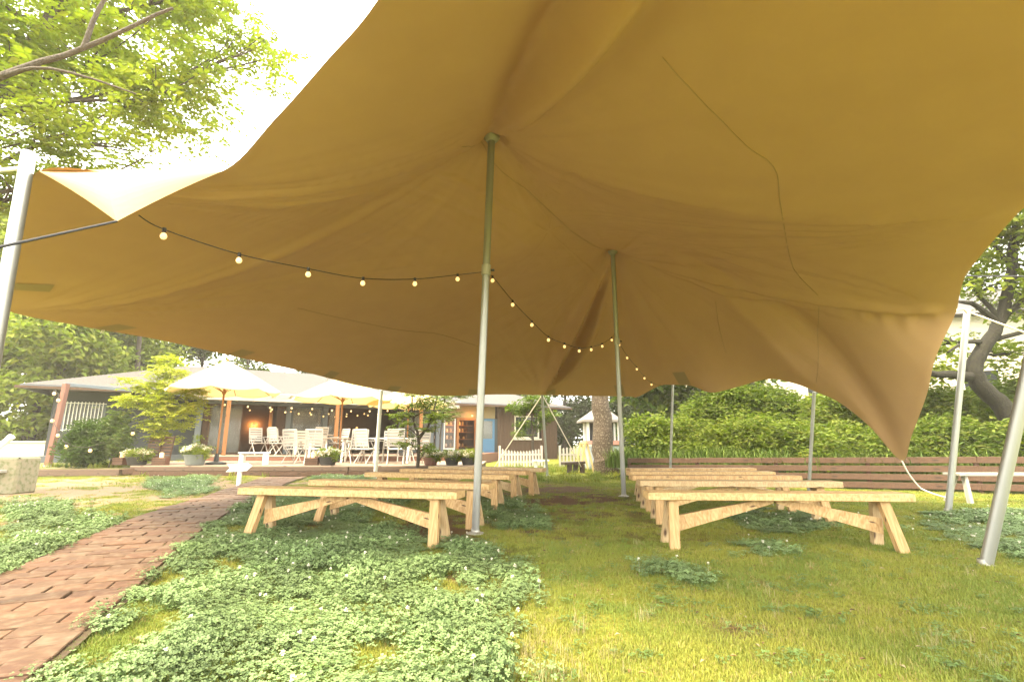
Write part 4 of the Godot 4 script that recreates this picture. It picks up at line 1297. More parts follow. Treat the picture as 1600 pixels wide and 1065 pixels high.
	for e in [[-0.5, 2.35, 0.1, 0.65, 0.34], [0.05, 2.75, 0, 0.55, 0.28], [0.45, 2.2, 0.1, 0.65, 0.3], [-0.35, 1.75, 0.25, 0.75, 0.34], [0.7, 1.55, 0.2, 0.65, 0.32], [0.15, 1.2, 0.3, 0.7, 0.32], [-0.15, 3.05, -0.1, 0.34, 0.18], [0.95, 1.95, 0.0, 0.45, 0.25], [0.2, 0.85, 0.2, 0.5, 0.25]]:
		blobs.append([V(e[0], e[1], e[2]), V(e[3], e[4], e[3]), 420 * e[3] * e[3] * (e[4] + 0.3)])
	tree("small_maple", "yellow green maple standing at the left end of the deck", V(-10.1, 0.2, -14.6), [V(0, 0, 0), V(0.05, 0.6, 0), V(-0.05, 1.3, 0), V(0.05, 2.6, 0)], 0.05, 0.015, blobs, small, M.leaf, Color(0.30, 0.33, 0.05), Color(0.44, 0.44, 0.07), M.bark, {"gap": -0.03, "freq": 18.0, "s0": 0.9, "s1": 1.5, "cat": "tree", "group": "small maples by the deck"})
	blobs = []
	for e in [[-0.15, 1.75, 0.1, 0.42, 0.2], [-0.5, 1.55, 0, 0.36, 0.16], [0.3, 1.85, 0, 0.4, 0.18], [-0.35, 1.25, 0.1, 0.36, 0.16], [0.25, 1.2, 0.1, 0.34, 0.16], [-0.2, 0.85, 0.1, 0.3, 0.15], [0.45, 1.5, 0.1, 0.36, 0.16], [0.0, 2.1, 0, 0.4, 0.2], [0.25, 0.75, 0, 0.2, 0.1]]:
		blobs.append([V(e[0], e[1], e[2]), V(e[3], e[4], e[3]), 420 * e[3] * e[3] * (e[4] + 0.3)])
	tree("small_maple", "slim green maple with forked stem in front of the cafe chairs", V(-2.45, 0.0, -13.25), [V(0, 0, 0), V(0.03, 0.5, 0), V(0.0, 1.0, 0), V(-0.15, 1.5, 0), V(-0.2, 2.1, 0)], 0.055, 0.02, blobs, small, M.leaf, Color(0.075, 0.12, 0.02), Color(0.16, 0.19, 0.028), M.bark, {"gap": -0.05, "freq": 22.0, "limbs": [[[V(0, 0.9, 0), V(0.3, 1.4, 0), V(0.5, 2.2, 0)], 0.035, 0.012], [[V(0.02, 0.35, 0), V(0.18, 0.6, 0.05), V(0.28, 0.85, 0.05)], 0.018, 0.008]], "group": "small maples by the deck"})
	blobs = []
	for e in [[0, 1.6, 0, 0.42, 0.2], [0.3, 1.4, 0, 0.38, 0.18], [-0.25, 1.3, 0, 0.36, 0.18], [0.1, 1.95, 0, 0.4, 0.2], [0.45, 2.1, 0, 0.45, 0.2]]:
		blobs.append([V(e[0], e[1], e[2]), V(e[3], e[4], e[3]), 400 * e[3] * e[3] * (e[4] + 0.3)])
	tree("small_maple", "pale leaved young maple to the left of the cafe doorway", V(-2.2, 0.3, -15.6), [V(0, 0, 0), V(0, 0.7, 0), V(0.05, 1.3, 0), V(0.1, 1.9, 0)], 0.03, 0.012, blobs, small, M.leaf, Color(0.10, 0.15, 0.04), Color(0.2, 0.24, 0.07), M.bark, {"gap": -0.02, "freq": 22.0, "group": "small maples by the deck"})
	blobs = []
	for e in [[0, 1.5, 0, 0.6, 0.25], [0.5, 1.9, 0, 0.6, 0.25], [-0.4, 2.1, 0, 0.6, 0.25], [0.1, 2.5, 0, 0.7, 0.3], [-0.4, 1.2, 0.1, 0.4, 0.2]]:
		blobs.append([V(e[0], e[1], e[2]), V(e[3], e[4], e[3]), 420 * e[3] * e[3] * (e[4] + 0.3)])
	tree("small_maple", "loose maple growing before the window of the brown wall", V(0.75, 0, -19.6), [V(0, 0, 0), V(0.05, 1.0, 0), V(0, 2.6, 0)], 0.07, 0.03, blobs, [small[0], mid[1]], M.leaf, mid_a, mid_b, M.bark, {"gap": 0.0, "freq": 16.0, "group": "small maples by the deck"})
	# the big trunk behind the rear benches
	blobs = []
	for k in 12: blobs.append([V(rng.randfn() * 1.5, rng.randf_range(6.5, 10.0), rng.randfn() * 1.5 - 1.0), V(1.5, 0.9, 1.5), 110])
	tree("large_tree", "thick flaking tree trunk standing behind the rear benches", V(2.58, -0.05, -14.3), [V(0.04, 0, 0), V(0.0, 0.35, 0), V(-0.02, 1.2, 0), V(-0.06, 2.2, 0), V(0.0, 4, 0), V(0.1, 6.5, -0.3), V(0, 9, -0.8)], 0.36, 0.12, blobs, mid, M.leaf, mid_a, mid_b, M.flaky_bark, {"gap": -0.1, "freq": 6.0, "sides": 18})
	# crooked old tree at the right
	blobs = []
	for e in [[0.8, 2.9, 0.2, 0.9, 0.4], [1.4, 3.6, 0.2, 1.2, 0.6], [0.0, 3.4, -0.3, 0.8, 0.4], [0.4, 4.4, 0, 1.3, 0.6], [1.6, 5.0, 0.3, 1.6, 0.7], [2.2, 2.6, 0.4, 0.8, 0.5], [-0.3, 2.2, -0.9, 0.6, 0.25], [-0.7, 1.6, -1.0, 0.6, 0.3], [1.0, 2.0, -1.0, 0.7, 0.35]]:
		blobs.append([V(e[0], e[1], e[2]), V(e[3], e[4], e[3]), 230 * e[3] * e[3] * (e[4] + 0.3)])
	tree("crooked_tree", "old crooked tree with mossy bent trunk at far right", V(9.55, 0.75, -9.6), [V(0.15, 0, 0), V(-0.15, 0.75, 0), V(-0.55, 1.25, 0), V(-0.52, 1.65, 0), V(-0.2, 2.05, 0), V(0.15, 2.5, 0), V(0.6, 3.6, 0), V(0.9, 4.6, 0)], 0.18, 0.07, blobs, [small[0], mid[0]], M.leaf, Color(0.11, 0.16, 0.022), Color(0.23, 0.27, 0.04), M.mossy_bark, {"gap": -0.02, "freq": 13.0, "limbs": [[[V(-0.55, 1.35, 0), V(-1.0, 1.38, 0.05), V(-1.55, 1.42, 0.1), V(-2.3, 1.7, 0.2)], 0.10, 0.04], [[V(-0.2, 2.0, 0), V(-0.7, 2.02, 0.1), V(-1.2, 1.8, 0.2)], 0.05, 0.02], [[V(0.1, 2.4, 0), V(-0.4, 2.75, 0.1), V(-0.8, 2.8, 0.2)], 0.07, 0.03]]})
	blobs = []
	for e in [[-1.6, 3.0, 0, 1.0, 0.5], [-0.6, 3.6, -0.4, 1.2, 0.6], [-2.4, 3.5, 0, 1.0, 0.5]]:
		blobs.append([V(e[0], e[1], e[2]), V(e[3], e[4], e[3]), 200 * e[3] * e[3]])
	tree("leaning_tree", "grey tree trunk leaning left behind the hedge at right", V(7.35, 0.7, -13.2), [V(0.2, 0, 0), V(-0.1, 0.75, 0), V(-0.55, 1.2, 0), V(-1.05, 1.65, 0), V(-1.6, 2.4, 0), V(-2.0, 3.2, 0)], 0.26, 0.12, blobs, mid, M.leaf, mid_a, mid_b, M.mossy_bark, {"limbs": [[[V(-0.5, 1.2, 0), V(-0.9, 1.3, 0.1), V(-1.5, 1.5, 0.1)], 0.08, 0.03]]})

func bush(called: String, label: String, at: Vector3, blobs: Array, meshes: Array, ta: Color, tb: Color, group := "", cat := "shrub"):
	var t := thing(called, label, cat, at, 0.0, group)
	var b := MB.new()
	for bl in blobs:
		limb(b, [V(rng.randfn() * 0.05, -0.1, rng.randfn() * 0.05), bl[0] * 0.5, bl[0]], 0.022, 0.008, 5)
	part("stems", b.mesh(), M.bark, t)
	crown(t, "foliage", blobs, meshes, M.leaf, ta, tb, -0.06, 20.0, 0.7, 1.5)

func build_shrubs():
	var broad := [leaf_mesh(11, 18, 0.17, 0.085, 0.045, 0.5), leaf_mesh(12, 18, 0.17, 0.075, 0.05, 0.5)]
	var thin := [leaf_mesh(13, 20, 0.20, 0.11, 0.03, 0.4), leaf_mesh(14, 20, 0.18, 0.10, 0.034, 0.4)]
	# hedge on the bank, from the trunk to the far right
	var where := ["right beside the big trunk", "behind the slim pole near the trunk", "behind the rear benches", "behind the second slim pole", "below the leaning trunk", "right of the leaning trunk", "left of the hanging canopy tip", "behind the hanging canopy tip", "right of the hanging canopy tip", "behind the outward leaning pole", "left of the crooked trunk", "around the crooked trunk", "at the far right edge"]
	for k in 13:
		var s := k / 12.0
		for row in 2:
			var fp := fence_at(lerpf(0.10, 1.12, s) + row * 0.12)
			var out := fence_out() * (1.1 + row * 1.5 + rng.randf_range(-0.2, 0.3))
			var p := fp + out
			var y := bank_y(1.1 + row * 1.5)
			var bl := []
			var tall := (0.55 + row * 0.25) * (1.25 if k < 4 else 1.0)
			for j in 6:
				var r := rng.randf_range(0.35, 0.6)
				bl.append([V(rng.randf_range(-0.6, 0.6), rng.randf_range(0.15, 1.0) * tall, rng.randf_range(-0.35, 0.35)), V(r, r * 0.65, r), 330 * r])
			var tone := rng.randf()
			bush("hedge_shrub", "%s leafy shrub on the bank %s" % ["low" if row == 0 else "taller rear", where[k]], V(p.x, y, p.z), bl, broad if (k + row) % 2 == 0 else thin, Color(0.06, 0.10, 0.018).lerp(Color(0.11, 0.155, 0.024), tone), Color(0.13, 0.18, 0.032).lerp(Color(0.23, 0.275, 0.05), tone), "shrubs on the bank")
	# dark shrub at the left end of the cafe
	var bl := []
	for e in [[-0.3, 0.45, 0], [0.3, 0.5, 0.1], [0, 0.85, 0], [-0.35, 0.9, -0.1], [0.4, 0.95, 0], [0.1, 0.3, 0.3]]: bl.append([V(e[0], e[1], e[2]), V(0.42, 0.34, 0.42), 150])
	bush("round_shrub", "dark glossy round shrub under the barred window", V(-11.75, 0.2, -14.2), bl, broad, Color(0.03, 0.06, 0.015), Color(0.07, 0.11, 0.025), "")
	bl = []
	for e in [[0, 0.5, 0], [0.05, 0.9, 0], [-0.05, 1.25, 0], [0.2, 0.7, 0.1]]: bl.append([V(e[0], e[1], e[2]), V(0.25, 0.25, 0.25), 60])
	bush("slender_shrub", "slender grey green shrub beside the dark round shrub", V(-10.95, 0.2, -14.0), bl, thin, Color(0.07, 0.11, 0.04), Color(0.15, 0.19, 0.08), "")
	# strappy grass along the foot of the bank
	var strap := tuft_mesh(300, 16, 0.22, 0.5, 0.12, 0.010)
	var xs := []; var cs := []
	for k in 900:
		var s := rng.randf_range(-0.08, 1.2)
		var d := rng.randf_range(0.12, 1.0)
		var p := fence_at(s) + fence_out() * d
		xs.append(Transform3D(Basis(Vector3.UP, rng.randf() * TAU).scaled(Vector3.ONE * rng.randf_range(0.7, 1.2)), V(p.x, bank_y(d) - 0.02, p.z)))
		cs.append(Color(0.07, 0.125, 0.022).lerp(Color(0.15, 0.20, 0.04), rng.randf()))
	var t := multi("bank_grass", strap, M.grass, self, xs, cs)
	tag(t, "long strappy grass along the foot of the bank behind the slat fence", "grass", "", "stuff")
	# taller weeds in sun near the deck and beyond the tent
	var weed := tuft_mesh(310, 14, 0.06, 0.2, 0.1, 0.006)
	xs = []; cs = []
	for k in 5200:
		var x := rng.randf_range(-13.0, 7.0); var z := rng.randf_range(-20.0, -9.5)
		var ok := false
		if z > -13.35 and z < -12.7 and x < -0.5: ok = rng.randf() < 0.8
		if x < -5.6 and x > -8.6 and z > -12.6 and z < -9.6: ok = noise_a.get_noise_2d(x * 9.0, z * 9.0) > 0.0
		if x > -0.3 and z < -11.0: ok = noise_a.get_noise_2d(x * 8.0, z * 8.0) > -0.1
		if x < -10.3 and z < -13.6 and z > -17.0: ok = true
		if not ok or path_dist(x, z) < 0.5: continue
		if x > 3.0 and z > -13.0: continue
		var y := 0.2 if x < -10.3 and z < -13.5 else 0.0
		xs.append(Transform3D(Basis(Vector3.UP, rng.randf() * TAU).scaled(Vector3.ONE * rng.randf_range(0.5, 1.1) * (0.45 if x < -3.0 and z > -13.3 else 1.0)), V(x, y, z)))
		cs.append(Color(0.10, 0.155, 0.02).lerp(Color(0.21, 0.23, 0.03), rng.randf()))
	t = multi("weeds", weed, M.grass, self, xs, cs)
	tag(t, "sunlit weeds and rough grass before the deck and beyond the tent", "grass", "", "stuff")

# ---------------------------------------------------------------- bank, slat fence
const FENCE_A := Vector3(2.75, 0, -12.1)
const FENCE_B := Vector3(9.3, 0, -8.0)
func fence_at(s: float) -> Vector3: return FENCE_A.lerp(FENCE_B, s)
func fence_out() -> Vector3: return Vector3(FENCE_A.z - FENCE_B.z, 0, FENCE_B.x - FENCE_A.x).normalized() * Vector3(-1, 0, -1)
func bank_y(d: float) -> float: return 0.28 + 1.15 * smoothstep(0.0, 4.0, d) + 0.25 * smoothstep(3.0, 9.0, d)

func build_bank():
	var v := PackedVector3Array(); var n := PackedVector3Array(); var idx := PackedInt32Array()
	var NS := 90; var ND := 26
	for j in ND + 1:
		var d := pow(float(j) / ND, 1.6) * 14.0
		for i in NS + 1:
			var s := lerpf(-0.45, 2.3, float(i) / NS)
			var e := smoothstep(-0.12, 0.06, s - d * 0.05)
			var p := fence_at(s) + fence_out() * (d + 0.06)
			v.append(Vector3(p.x, lerpf(-0.05, bank_y(d), e) + noise_a.get_noise_2d(p.x * 14.0, p.z * 14.0) * 0.08 * e, p.z))
	for j in ND + 1:
		for i in NS + 1:
			var a := v[j * (NS + 1) + maxi(i - 1, 0)]; var b := v[j * (NS + 1) + mini(i + 1, NS)]
			var c := v[maxi(j - 1, 0) * (NS + 1) + i]; var d := v[mini(j + 1, ND) * (NS + 1) + i]
			var m := (b - a).cross(d - c).normalized()
			n.append(m if m.y > 0 else -m)
	for j in ND:
		for i in NS:
			var a := j * (NS + 1) + i
			idx.append_array([a, a + NS + 2, a + 1, a, a + NS + 1, a + NS + 2])
	# the earth face behind the fence
	var off := v.size()
	for i in NS + 1:
		v.append(v[i]); v.append(Vector3(v[i].x, -0.2, v[i].z))
		n.append(-fence_out()); n.append(-fence_out())
	for i in NS:
		var a := off + i * 2
		idx.append_array([a, a + 2, a + 3, a, a + 3, a + 1])
	var arr := []; arr.resize(Mesh.ARRAY_MAX)
	arr[Mesh.ARRAY_VERTEX] = v; arr[Mesh.ARRAY_NORMAL] = n; arr[Mesh.ARRAY_INDEX] = idx
	var am := ArrayMesh.new(); am.add_surface_from_arrays(Mesh.PRIMITIVE_TRIANGLES, arr)
	struct("bank", am, M.bank)
	var t := thing("slat_fence", "low fence of brown horizontal boards along the foot of the bank", "fence", FENCE_A)
	var bays := 5
	var m: Material = M.brown_wood
	for k in bays:
		var a := fence_at(float(k) / bays) - FENCE_A; var b := fence_at(float(k + 1) / bays) - FENCE_A
		for r in 4:
			var ya := lerpf(0.50, 0.64, float(k) / bays) - 0.055 - r * 0.148 + rng.randf_range(-0.006, 0.006)
			var yb := lerpf(0.50, 0.64, float(k + 1) / bays) - 0.055 - r * 0.148 + rng.randf_range(-0.006, 0.006)
			board("slat", t, a + V(0, ya, 0), b + V(0, yb, 0), 0.108, 0.026, m)
	for k in bays + 1:
		var a := fence_at(float(k) / bays) - FENCE_A + fence_out() * 0.055
		var top := lerpf(0.50, 0.64, float(k) / bays)
		part("post", box_mesh(V(0.07, top + 0.14, 0.07), 0.004), M.brown_wood_up, t, Transform3D(Basis(Vector3.UP, -0.56), a + V(0, top * 0.5 - 0.07, 0)))

# ---------------------------------------------------------------- cafe house
func hb(called: String, parent: Node, lo: Vector3, hi: Vector3, m: Material, ch := 0.0) -> MeshInstance3D:
	return part(called, box_mesh(hi - lo, ch), m, parent, Transform3D(Basis.IDENTITY, (lo + hi) * 0.5))

func window(parent: Node, called: String, x0: float, x1: float, y0: float, y1: float, z: float, fm: Material, fw := 0.07, bars := 0, pane_m: Material = null) -> Node3D:
	var w := Node3D.new(); w.name = called; parent.add_child(w, true)
	w.position = V((x0 + x1) * 0.5, (y0 + y1) * 0.5, z)
	var hw := (x1 - x0) * 0.5; var hh := (y1 - y0) * 0.5
	hb("frame", w, V(-hw, hh - fw, -0.04), V(hw, hh, 0.04), fm)
	hb("frame", w, V(-hw, -hh, -0.04), V(hw, -hh + fw, 0.04), fm)
	hb("frame", w, V(-hw, -hh + fw, -0.038), V(-hw + fw, hh - fw, 0.038), fm)
	hb("frame", w, V(hw - fw, -hh + fw, -0.038), V(hw, hh - fw, 0.038), fm)
	hb("pane", w, V(-hw + fw, -hh + fw, -0.004), V(hw - fw, hh - fw, 0.004), pane_m if pane_m else M.glass)
	for k in bars:
		var x := lerpf(-hw + fw * 0.5, hw - fw * 0.5, (k + 0.5) / bars)
		part("bar", tube_mesh([V(x, -hh - 0.03, 0.09), V(x, hh + 0.03, 0.09)], 0.016, 6), M.white_paint, w)
	if bars:
		for y in [-hh + 0.02, hh - 0.02]: part("rail", tube_mesh([V(-hw, y, 0.09), V(hw, y, 0.09)], 0.014, 6), M.white_paint, w)
	return w

func build_house():
	var h := thing("cafe_house", "single storey dark grey cafe with wide glass doors and shallow hipped roof", "building", V(-12.4, 0, -19.8), 0.5145)
	var FL := 0.43
	hb("floor", h, V(-4.6, -0.1, -8.0), V(17.0, FL - 0.02, -0.12), M.grey_wall)
	# glazed front: posts, header, sliding doors
	hb("header", h, V(0.2, 2.40, -0.08), V(9.8, 2.74, 0.10), M.blue_grey)
	for x in [0.0, 3.22, 4.70, 9.62]: hb("post", h, V(x, FL - 0.02, -0.09), V(x + 0.2, 2.73, 0.12), M.blue_grey)
	hb("brown_panel", h, V(0.24, FL, -0.06), V(0.40, 2.39, 0.0), M.brown_wood_up)
	window(h, "sliding_door", 0.42, 1.62, FL, 2.38, 0.03, M.brown_wood_up, 0.06)
	hb("brown_panel", h, V(2.86, FL, -0.06), V(3.20, 2.39, 0.02), M.brown_wood_up)
	window(h, "sliding_door", 3.44, 4.68, FL, 2.38, 0.03, M.grey_wall, 0.06)
	window(h, "sliding_door", 4.92, 5.60, FL, 2.38, -0.02, M.brown_wood_up, 0.06)
	window(h, "sliding_door", 8.10, 9.60, FL, 2.38, 0.03, M.grey_wall, 0.06)
	for k in 3:
		window(h, "side_window", -0.02, 1.26, FL, 2.38, 0.0, M.grey_wall, 0.05)
		var w: Node3D = h.get_child(h.get_child_count() - 1)
		w.rotation.y = -PI / 2; w.position = V(0.03, (FL + 2.38) * 0.5, -0.75 - k * 1.3)
	# room behind
	hb("back_wall", h, V(-0.2, 0.3, -5.2), V(9.9, 2.8, -5.0), M.dark_wood)
	hb("ceiling", h, V(-4.5, 2.74, -8.0), V(17.0, 2.80, -0.1), M.dark_wood)
	hb("inner_wall", h, V(2.90, FL, -4.98), V(3.06, 2.73, -2.6), M.brown_wood_up)
	hb("inner_wall", h, V(9.82, 0.1, -5.0), V(9.95, 2.73, -0.1), M.grey_wall)
	hb("counter", h, V(6.2, FL, -3.6), V(8.0, 1.40, -3.0), M.dark_wood)
	# left wing with barred window
	hb("wing_wall", h, V(-4.6, 0.0, -1.3), V(-4.28, 2.74, -1.1), M.dark_grey)
	hb("wing_wall", h, V(-3.02, 0.0, -1.3), V(0.0, 2.74, -1.1), M.dark_grey)
	hb("wing_wall", h, V(-4.28, 0.0, -1.3), V(-3.02, 1.30, -1.1), M.dark_grey)
	hb("wing_wall", h, V(-4.28, 2.34, -1.3), V(-3.02, 2.74, -1.1), M.dark_grey)
	hb("end_wall", h, V(-4.6, 0.0, -8.0), V(-4.4, 2.74, -1.31), M.dark_grey)
	hb("back_wall", h, V(-4.28, 0.0, -8.0), V(17.0, 2.74, -7.8), M.dark_grey)
	window(h, "barred_window", -4.28, -3.02, 1.30, 2.34, -1.14, M.blue_grey, 0.09, 11)
	# right part: grey wall, tan panel, doorway, blue door, brown siding
	hb("grey_panel", h, V(9.97, 0.0, -0.1), V(10.35, 2.73, 0.05), M.blue_grey)
	window(h, "narrow_window", 10.38, 11.0, 0.55, 2.05, 0.0, M.white_paint, 0.06)
	hb("grey_panel", h, V(10.36, 0.0, -0.1), V(11.02, 0.53, 0.05), M.blue_grey)
	hb("tan_panel", h, V(10.36, 2.10, -0.1), V(13.2, 2.73, 0.06), M.tan_wall)
	hb("door_frame", h, V(11.04, 0.10, -0.1), V(11.16, 2.09, 0.10), M.orange_wood_up)
	hb("door_frame", h, V(12.08, 0.10, -0.1), V(12.20, 2.09, 0.10), M.orange_wood_up)
	hb("door_frame", h, V(11.17, 1.99, -0.1), V(12.07, 2.09, 0.09), M.orange_wood_up)
	var bd := Node3D.new(); bd.name = "blue_door"; h.add_child(bd)
	bd.position = V(12.25, 0.12, 0.10); bd.rotation.y = -0.12
	hb("panel", bd, V(0, 0, 0), V(0.84, 0.95, 0.05), M.blue_paint, 0.004)
	hb("stile", bd, V(0, 0.951, 0), V(0.11, 1.95, 0.05), M.blue_paint)
	hb("stile", bd, V(0.73, 0.951, 0), V(0.84, 1.95, 0.05), M.blue_paint)
	hb("rail", bd, V(0.111, 1.85, 0), V(0.729, 1.95, 0.05), M.blue_paint)
	hb("pane", bd, V(0.111, 0.951, 0.02), V(0.729, 1.849, 0.03), M.glass)
	part("handle", tube_mesh([V(0.06, 0.98, 0.05), V(0.06, 0.98, 0.10), V(0.16, 0.98, 0.10)], 0.012, 6), M.dark_metal, bd)
	hb("grey_panel", h, V(12.21, 0.0, -0.1), V(13.35, 2.09, 0.04), M.dark_grey)
	# shop interior behind the doorway
	hb("shop_back", h, V(10.0, 0.1, -2.4), V(13.3, 2.73, -2.3), M.brown_wood_up)
	for y in [0.65, 1.05, 1.42, 1.78]:
		hb("shelf", h, V(10.4, y, -2.28), V(12.9, y + 0.03, -2.0), M.orange_wood)
		for k in 9:
			var x := 10.7 + k * 0.24 + rng.randf_range(-0.04, 0.04)
			var jb := MB.new(); var hh := rng.randf_range(0.12, 0.22)
			jb.lathe([Vector2(0, 0), Vector2(0.06, 0), Vector2(0.065, hh * 0.7), Vector2(0.035, hh), Vector2(0, hh)], 8)
			part("jar", jb.mesh(), [M.cream, M.tan_wall, M.brown_wood][k % 3], h, Transform3D(Basis.IDENTITY, V(x, y + 0.031, -2.14)))
	# brown board siding with window
	var sd := MB.new()
	var x := 13.36
	while x < 17.0:
		if x > 14.28 and x < 15.95:
			sd.box(V(x + 0.085, 0.52, 0.0), V(0.162, 1.04, 0.05), Basis.IDENTITY, 0.006)
			sd.box(V(x + 0.085, 2.54, 0.0), V(0.162, 0.38, 0.05), Basis.IDENTITY, 0.006)
		else: sd.box(V(x + 0.085, 1.365, 0.0), V(0.162, 2.73, 0.05), Basis.IDENTITY, 0.006)
		x += 0.17
	part("siding", sd.mesh(), M.brown_wood_up, h)
	hb("siding_back", h, V(13.36, 0.0, -0.12), V(14.2, 2.72, -0.04), M.dark_wood)
	window(h, "side_window", 14.38, 15.92, 1.10, 2.30, 0.0, M.cream, 0.08, 0, M.dark_glass)
	hb("sill", h, V(14.28, 1.02, 0.03), V(16.02, 1.09, 0.14), M.cream)
	hb("end_wall", h, V(17.0, 0.0, -8.0), V(17.12, 2.73, 0.02), M.brown_wood_up)
	# roof
	var e0 := V(-5.1, 2.80, 0.75); var e1 := V(17.6, 2.80, 0.75); var e2 := V(17.6, 2.80, -8.8); var e3 := V(-5.1, 2.80, -8.8)
	var r0 := V(-0.8, 4.35, -4.0); var r1 := V(13.2, 4.35, -4.0)
	var rb := MB.new()
	rb.quad(e0, e1, r1, r0); rb.quad(e2, e3, r0, r1); rb.tri(e1, e2, r1); rb.tri(e3, e0, r0)
	var roof := part("roof", rb.mesh(), M.roof, h)
	hb("fascia", roof, V(-5.1, 2.66, 0.70), V(17.6, 2.795, 0.74), M.blue_grey)
	hb("fascia", roof, V(17.55, 2.66, -8.8), V(17.59, 2.795, 0.69), M.blue_grey)
	hb("fascia", roof, V(-5.09, 2.66, -8.8), V(-5.05, 2.795, 0.69), M.blue_grey)
	hb("soffit", roof, V(-5.0, 2.70, 0.12), V(17.5, 2.73, 0.69), M.grey_wall)
	hb("gutter", roof, V(-5.2, 2.66, 0.75), V(17.6, 2.75, 0.84), M.brown_wood)
	# pergola over the upper deck
	for k in 17:
		var rx := 0.1 + k * 0.6
		hb("rafter", h, V(rx, 2.50, 0.13), V(rx + 0.07, 2.62, 2.75), M.pale_wood)
	hb("pergola_beam", h, V(-0.1, 2.36, 2.62), V(10.0, 2.495, 2.76), M.pale_wood)
	hb("pergola_sheet", h, V(-0.1, 2.63, 0.2), V(10.0, 2.642, 2.9), M.sheet)
	for px in [1.0, 4.75, 8.2]: hb("pergola_post", h, V(px, FL, 2.62), V(px + 0.13, 2.355, 2.75), M.orange_wood_up)
	# lamps
	lamp(h, V(2.25, 1.72, -4.85), 0.075, 1.2)
	lamp(h, V(6.9, 1.62, -3.2), 0.06, 0.6)
	lamp(h, V(11.75, 2.20, 0.35), 0.055, 0.12)
	lamp(h, V(11.6, 1.95, -1.4), 0.06, 1.0)
	# leaning porch post at the left end
	var pp := thing("porch_post", "leaning reddish timber post at the left end of the cafe", "post", V(-13.2, 0.15, -14.6))
	board("shaft", pp, V(0, 0, 0), V(-0.02, 2.42, -0.15), 0.13, 0.13, M.red_wood, Vector3.RIGHT)
	var pb := part("base_block", box_mesh(V(0.22, 0.12, 0.22), 0.01), M.stone, pp); pb.position = V(0, 0.02, 0)
	board("beam", pp, V(-0.05, 2.40, -0.1), V(1.2, 2.46, -4.4), 0.10, 0.08, M.blue_grey)

func lamp(parent: Node, at: Vector3, r: float, e: float):
	var l := Node3D.new(); l.name = "lamp"; parent.add_child(l, true); l.position = at
	var g := SphereMesh.new(); g.radius = r; g.height = r * 2; g.radial_segments = 16; g.rings = 8
	part("glowing_globe", g, M.bulb, l)
	var s := MB.new(); s.lathe([Vector2(0, r * 1.3), Vector2(r * 0.5, r * 1.25), Vector2(r * 0.55, r * 0.8), Vector2(0, r * 0.8)], 12)
	part("fitting", s.mesh(), M.dark_metal, l)
	var o := OmniLight3D.new(); o.name = "lamp_light"; o.light_color = Color(1.0, 0.66, 0.32); o.light_energy = e * 0.3; o.omni_range = 6.0; o.omni_attenuation = 2.0; o.light_size = r; o.shadow_enabled = true
	l.add_child(o)

# ---------------------------------------------------------------- deck and what stands on it
func build_deck():
	var t := thing("timber_deck", "two level timber deck in front of the cafe", "")
	t.set_meta("kind", "structure")
	var lvl := MB.new()
	var rot := Transform3D(Basis(Vector3.RIGHT, -PI / 2), Vector3.ZERO)   # polygon (x, -z) laid flat
	lvl.prism(V2([-11.6, 17.0, -9.9, 13.55, -0.9, 13.55, -0.9, 17.6, -3.0, 24.2]), -0.1, 0.235, rot)
	part("lower_frame", lvl.mesh(), M.deck_dark, t)
	var up := MB.new()
	up.prism(V2([-12.6, 20.4, -10.2, 17.1, -2.0, 17.1, -0.6, 26.0]), -0.1, 0.395, rot)
	part("upper_frame", up.mesh(), M.deck_red, t)
	for k in 24:
		var z := -13.56 - k * 0.15
		var x0 := lerpf(-10.0, -11.55, (z + 13.5) / -3.5)
		board("plank", t, V(x0, 0.252, z), V(-0.85, 0.252, z), 0.03, 0.142, M.deck_plank if k % 3 else M.deck_plank2)
	for k in 20:
		var z := -17.1 - k * 0.15
		board("plank", t, V(-10.25 - k * 0.08, 0.41, z), V(-2.0 + k * 0.03, 0.41, z), 0.028, 0.142, M.deck_plank2 if k % 3 else M.deck_plank)
	for r in 2:
		var y := 0.186 - r * 0.118
		for s in [[-10.02, -7.3], [-7.28, -4.3], [-4.28, -0.86]]:
			board("fascia_board", t, V(s[0], y, -13.50 + r * 0.012), V(s[1], y, -13.50 + r * 0.012), 0.108, 0.03, M.deck_dark if r == 0 else M.brown_wood)
	for s in [[-10.2, -6.5], [-6.48, -2.05]]: board("riser_board", t, V(s[0], 0.305, -17.04), V(s[1], 0.305, -17.04), 0.15, 0.03, M.deck_red)
	# sleeper and raised bed at the left
	var sl := thing("timber_sleeper", "long dark timber sleeper edging the bed at the left", "sleeper", V(-11.5, 0.09, -13.35))
	board("beam", sl, V(-1.35, 0, 0), V(1.3, 0.01, -0.1), 0.16, 0.2, M.deck_dark)
	board("beam", sl, V(1.33, 0.03, -0.12), V(1.62, 0.05, -0.25), 0.14, 0.2, M.brown_wood)
	var bed := MB.new()
	bed.prism(V2([-14.5, 13.55, -10.05, 13.62, -11.8, 17.2, -16.0, 17.6]), -0.1, 0.19, rot)
	struct("garden_bed", bed.mesh(), M.ground_plain)

